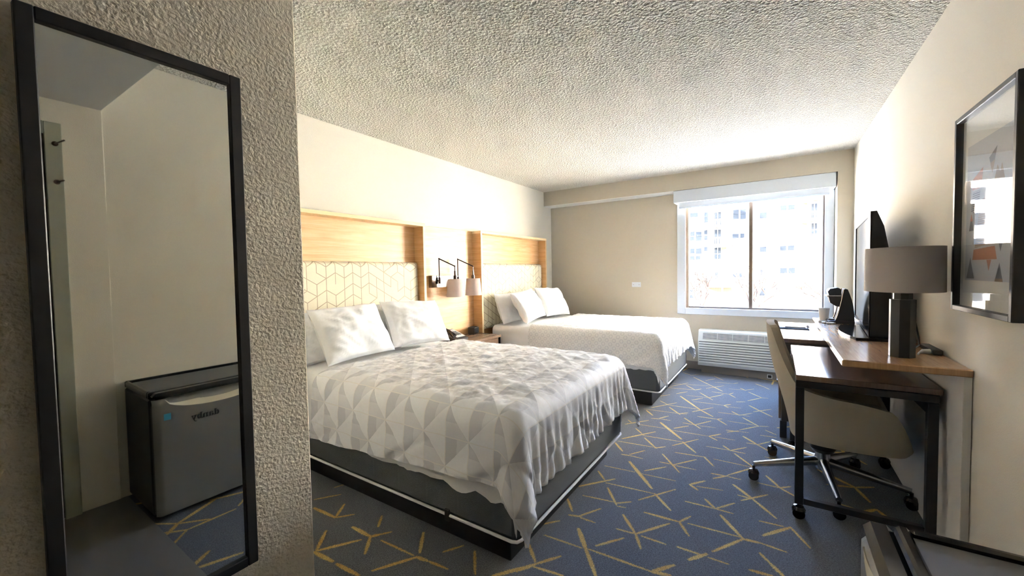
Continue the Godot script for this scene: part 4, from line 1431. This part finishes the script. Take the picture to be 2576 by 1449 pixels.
	part_box("roof_parapet", V(14.7, 20.002, -62.3), V(27.3, 20.8, -8.7), M.frame_out, t, 0.0)
	for c in 11:
		for r in 6:
			var z := -12.5 - c * 4.3
			var f := part_box("window", V(14.94, -3.8 + r * 3.7, z - 0.75), V(14.99, -2.3 + r * 3.7, z + 0.75), M.frame_out, t, 0.0)
			part_box("pane", V(14.92, -3.7 + r * 3.7, z - 0.67), V(14.939, -2.4 + r * 3.7, z + 0.67), M.pane, f, 0.0)
	done()
	var spots := [[-3.6, -45.0, 1.0, "bare tree with forked trunk at the left of the window view"], [1.35, -44.0, 1.05, "bare tree with a V-shaped trunk behind the window mullion"], [7.0, -47.0, 1.0, "bare tree reaching in from the right of the window view"]]
	for i in spots.size():
		var s: Array = spots[i]
		tree(s[0], s[1], s[2], s[3], 50 + i)
	var st := ST()
	tube(st, [V(-2.3, -5.5, -52), V(-2.3, 3.0, -52), V(-2.1, 3.4, -52), V(-1.3, 3.6, -52)], [0.09, 0.06, 0.05, 0.04], 8)
	var pole := thing("street_lamp", "thin pale street lamp pole beyond the left window pane", "street lamp", V(-2.3, -5.5, -52))
	st = ST()
	tube(st, [V(-2.3, -5.5, -52), V(-2.3, 3.0, -52), V(-2.1, 3.4, -52), V(-1.3, 3.6, -52)], [0.09, 0.06, 0.05, 0.04], 8)
	put(st, "pole", M.frame_out, pole)
	st = ST()
	cbox(st, V(-1.6, 3.5, -52.12), V(-0.9, 3.59, -51.88), 0.03)
	put(st, "lamp_head", M.frame_out, pole)
	done()

func tree(x: float, z: float, sc: float, label: String, sd: int) -> void:
	rng.seed = sd
	var t := thing("street_tree", label, "tree", V(x, -5.5, z), "street trees")
	var st := ST()
	tube(st, [V(x, -5.5, z), V(x + 0.03, -4.2, z), V(x, -2.9, z)], [0.26, 0.22, 0.2], 8)
	put(st, "trunk", M.bark, t)
	st = ST()
	var tips := []
	var todo := []
	for k in 4:
		var w := TAU * k / 4.0 + rng.randf_range(-0.3, 0.3)
		todo.append([V(x, -2.9, z), V(cos(w) * 0.5, 1.0, sin(w) * 0.5).normalized(), 1.7 * sc, 0.15, 0])
	while todo:
		var b: Array = todo.pop_back()
		var p: Vector3 = b[0]
		var d: Vector3 = b[1]
		var l: float = b[2]
		var m := p + d * l * 0.5 + V(rng.randf_range(-0.1, 0.1), 0, rng.randf_range(-0.1, 0.1)) * l
		var e := p + d * l + V(0, 0.08 * l, 0)
		tube(st, [p, m, e], [b[3], b[3] * 0.8, b[3] * 0.6], 5, false)
		if b[4] >= 4:
			tips.append(e)
			continue
		for k in 3 if b[4] < 2 else 2:
			var nd := (d + V(rng.randf_range(-0.9, 0.9), rng.randf_range(-0.35, 0.55), rng.randf_range(-0.9, 0.9))).normalized()
			todo.append([e if k else m, nd, l * rng.randf_range(0.62, 0.8), b[3] * 0.66, b[4] + 1])
	put(st, "branches", M.bark, t)
	st = ST()
	for e in tips:
		for k in 3:
			var p: Vector3 = e + V(rng.randf_range(-0.25, 0.25), rng.randf_range(-0.2, 0.2), rng.randf_range(-0.25, 0.25))
			var a := V(rng.randf_range(-1, 1), rng.randf_range(-1, 1), rng.randf_range(-1, 1)).normalized() * 0.07
			var c := a.cross(Vector3.UP).normalized() * 0.04
			tri(st, p - c, p + c, p + a, Vector3.UP)
			tri(st, p - c, p + c, p - a, Vector3.UP)
	var f := put(st, "foliage", M.leaf, t)
	f.set_meta("kind", "stuff")
	done()

# ---------------------------------------------------------------- the scene
func _ready() -> void:
	var cam := Camera3D.new()
	cam.name = "camera"
	cam.fov = rad_to_deg(2.0 * atan(724.5 / 1010.0))
	cam.near = 0.05
	cam.far = 400.0
	cam.position = V(2.926, 1.2816, 0.0)
	cam.rotation_degrees = V(-2.2235, 33.407, -1.027)
	add_child(cam)
	cam.current = true

	var env := Environment.new()
	var sky := Sky.new()
	var sm := ProceduralSkyMaterial.new()
	sm.sky_top_color = hx("86b0f0")
	sm.sky_horizon_color = hx("dfecfc")
	sm.sky_curve = 0.2
	sm.ground_bottom_color = hx("8d8a84")
	sm.ground_horizon_color = hx("cfd3d4")
	sm.energy_multiplier = SKY_ENERGY
	sky.sky_material = sm
	env.background_mode = Environment.BG_SKY
	env.sky = sky
	env.tonemap_mode = Environment.TONE_MAPPER_LINEAR
	env.tonemap_exposure = EXPOSURE
	env.sdfgi_enabled = true
	env.ssao_enabled = true
	env.ssil_enabled = true
	var we := WorldEnvironment.new()
	we.name = "environment"
	we.environment = env
	add_child(we)

	# the sun rakes the facade across the street and falls squarely on the white building added along its right side
	var sun := DirectionalLight3D.new()
	sun.name = "sun"
	sun.light_color = hx("fff8ec")
	sun.light_energy = SUN_ENERGY
	sun.light_angular_distance = 0.53
	sun.shadow_enabled = true
	add_child(sun)
	sun.look_at_from_position(V(-40, 17, 7), V(0, 0, 0))

	materials()
	room()
	window()
	outside()

	headboard("oak framed headboard with cream patterned cushion behind the near bed", -1.19, -2.736, 0)
	headboard("oak framed headboard with cream patterned cushion behind the bed by the window", -3.59, -5.133, 1)
	var bed1 := bed("near double bed with dark grey box spring and white sheet", -2.035, 0.675, 2.035)
	var bed2 := bed("far double bed with dark grey box spring beside the window wall", -4.45, 0.675, 2.035)
	base = bed1.position
	drape("bed_sheet", M.linen, bed1, {"x0": 0.16, "xe": 2.045, "zc": -2.035, "half": 0.685, "y0": 0.668, "r": 0.06, "foot": 0.36, "near0": 0.36, "near1": 0.405, "far": 0.36, "seed": 3, "flare": 0.0, "fold": 0.006, "gather": 0.005, "puff": 0.0, "wrinkle": 0.004, "th": 0.004, "hem": 0.035, "nu": 80, "nv": 80})
	done()
	var d1 := drape("duvet", M.duvet, self, {"x0": 0.60, "xe": 2.055, "zc": -2.035, "half": 0.70, "y0": 0.695, "r": 0.085, "foot": 0.395, "near0": 0.43, "near1": 0.345, "far": 0.40, "seed": 8, "flare": 0.085, "fold": 0.016, "gather": 0.014, "puff": 0.02, "wrinkle": 0.012, "th": 0.018})
	tag(d1, "white duvet woven with grey triangles on the near bed", "duvet")
	base = bed2.position
	drape("bed_sheet", M.linen, bed2, {"x0": 0.16, "xe": 2.045, "zc": -4.45, "half": 0.685, "y0": 0.668, "r": 0.06, "foot": 0.33, "near0": 0.33, "near1": 0.36, "far": 0.34, "seed": 5, "flare": 0.0, "fold": 0.006, "gather": 0.005, "puff": 0.0, "wrinkle": 0.004, "th": 0.004, "hem": 0.03, "nu": 80, "nv": 80})
	done()
	var d2 := drape("duvet", M.duvet2, self, {"x0": 0.66, "xe": 2.055, "zc": -4.45, "half": 0.70, "y0": 0.692, "r": 0.085, "foot": 0.36, "near0": 0.36, "near1": 0.35, "far": 0.40, "seed": 12, "flare": 0.075, "fold": 0.016, "gather": 0.018, "puff": 0.015, "wrinkle": 0.008, "th": 0.018})
	tag(d2, "white duvet woven with small rings on the far bed", "duvet")
	var gp := "pillows on the beds"
	pillow("white pillow against the headboard at the wall end of the near bed", gp, V(0.232, 0.86, -1.70), V(0.58, 0.38, 0.15), 20, 0, 2, 101)
	pillow("white pillow against the headboard behind the one by the nightstand, near bed", gp, V(0.232, 0.86, -2.33), V(0.58, 0.38, 0.15), 20, 0, -2, 102)
	pillow("front white pillow of the near bed farther from the nightstand", gp, V(0.43, 0.885, -1.74), V(0.57, 0.41, 0.19), 30, 3, 1, 103)
	pillow("front white pillow of the near bed next to the telephone", gp, V(0.43, 0.885, -2.33), V(0.58, 0.40, 0.19), 30, -3, -3, 104)
	pillow("white pillow against the headboard of the far bed next to the nightstand", gp, V(0.232, 0.86, -4.08), V(0.58, 0.38, 0.15), 20, 0, 0, 105)
	pillow("white pillow against the headboard of the far bed behind the one by the wall", gp, V(0.232, 0.86, -4.74), V(0.56, 0.38, 0.15), 20, 0, 0, 106)
	pillow("front white pillow of the far bed nearer the nightstand", gp, V(0.43, 0.885, -4.15), V(0.60, 0.40, 0.2), 30, 6, 4, 107)
	pillow("front white pillow of the far bed beside the window wall", gp, V(0.43, 0.885, -4.76), V(0.56, 0.42, 0.2), 30, -4, -3, 108)
	nightstand()
	sconce()
	desk_group()
	office_chair()
	television()
	table_lamp()
	coffee_maker()
	mirror()
	fridge()
	artwork()
	air_conditioner()
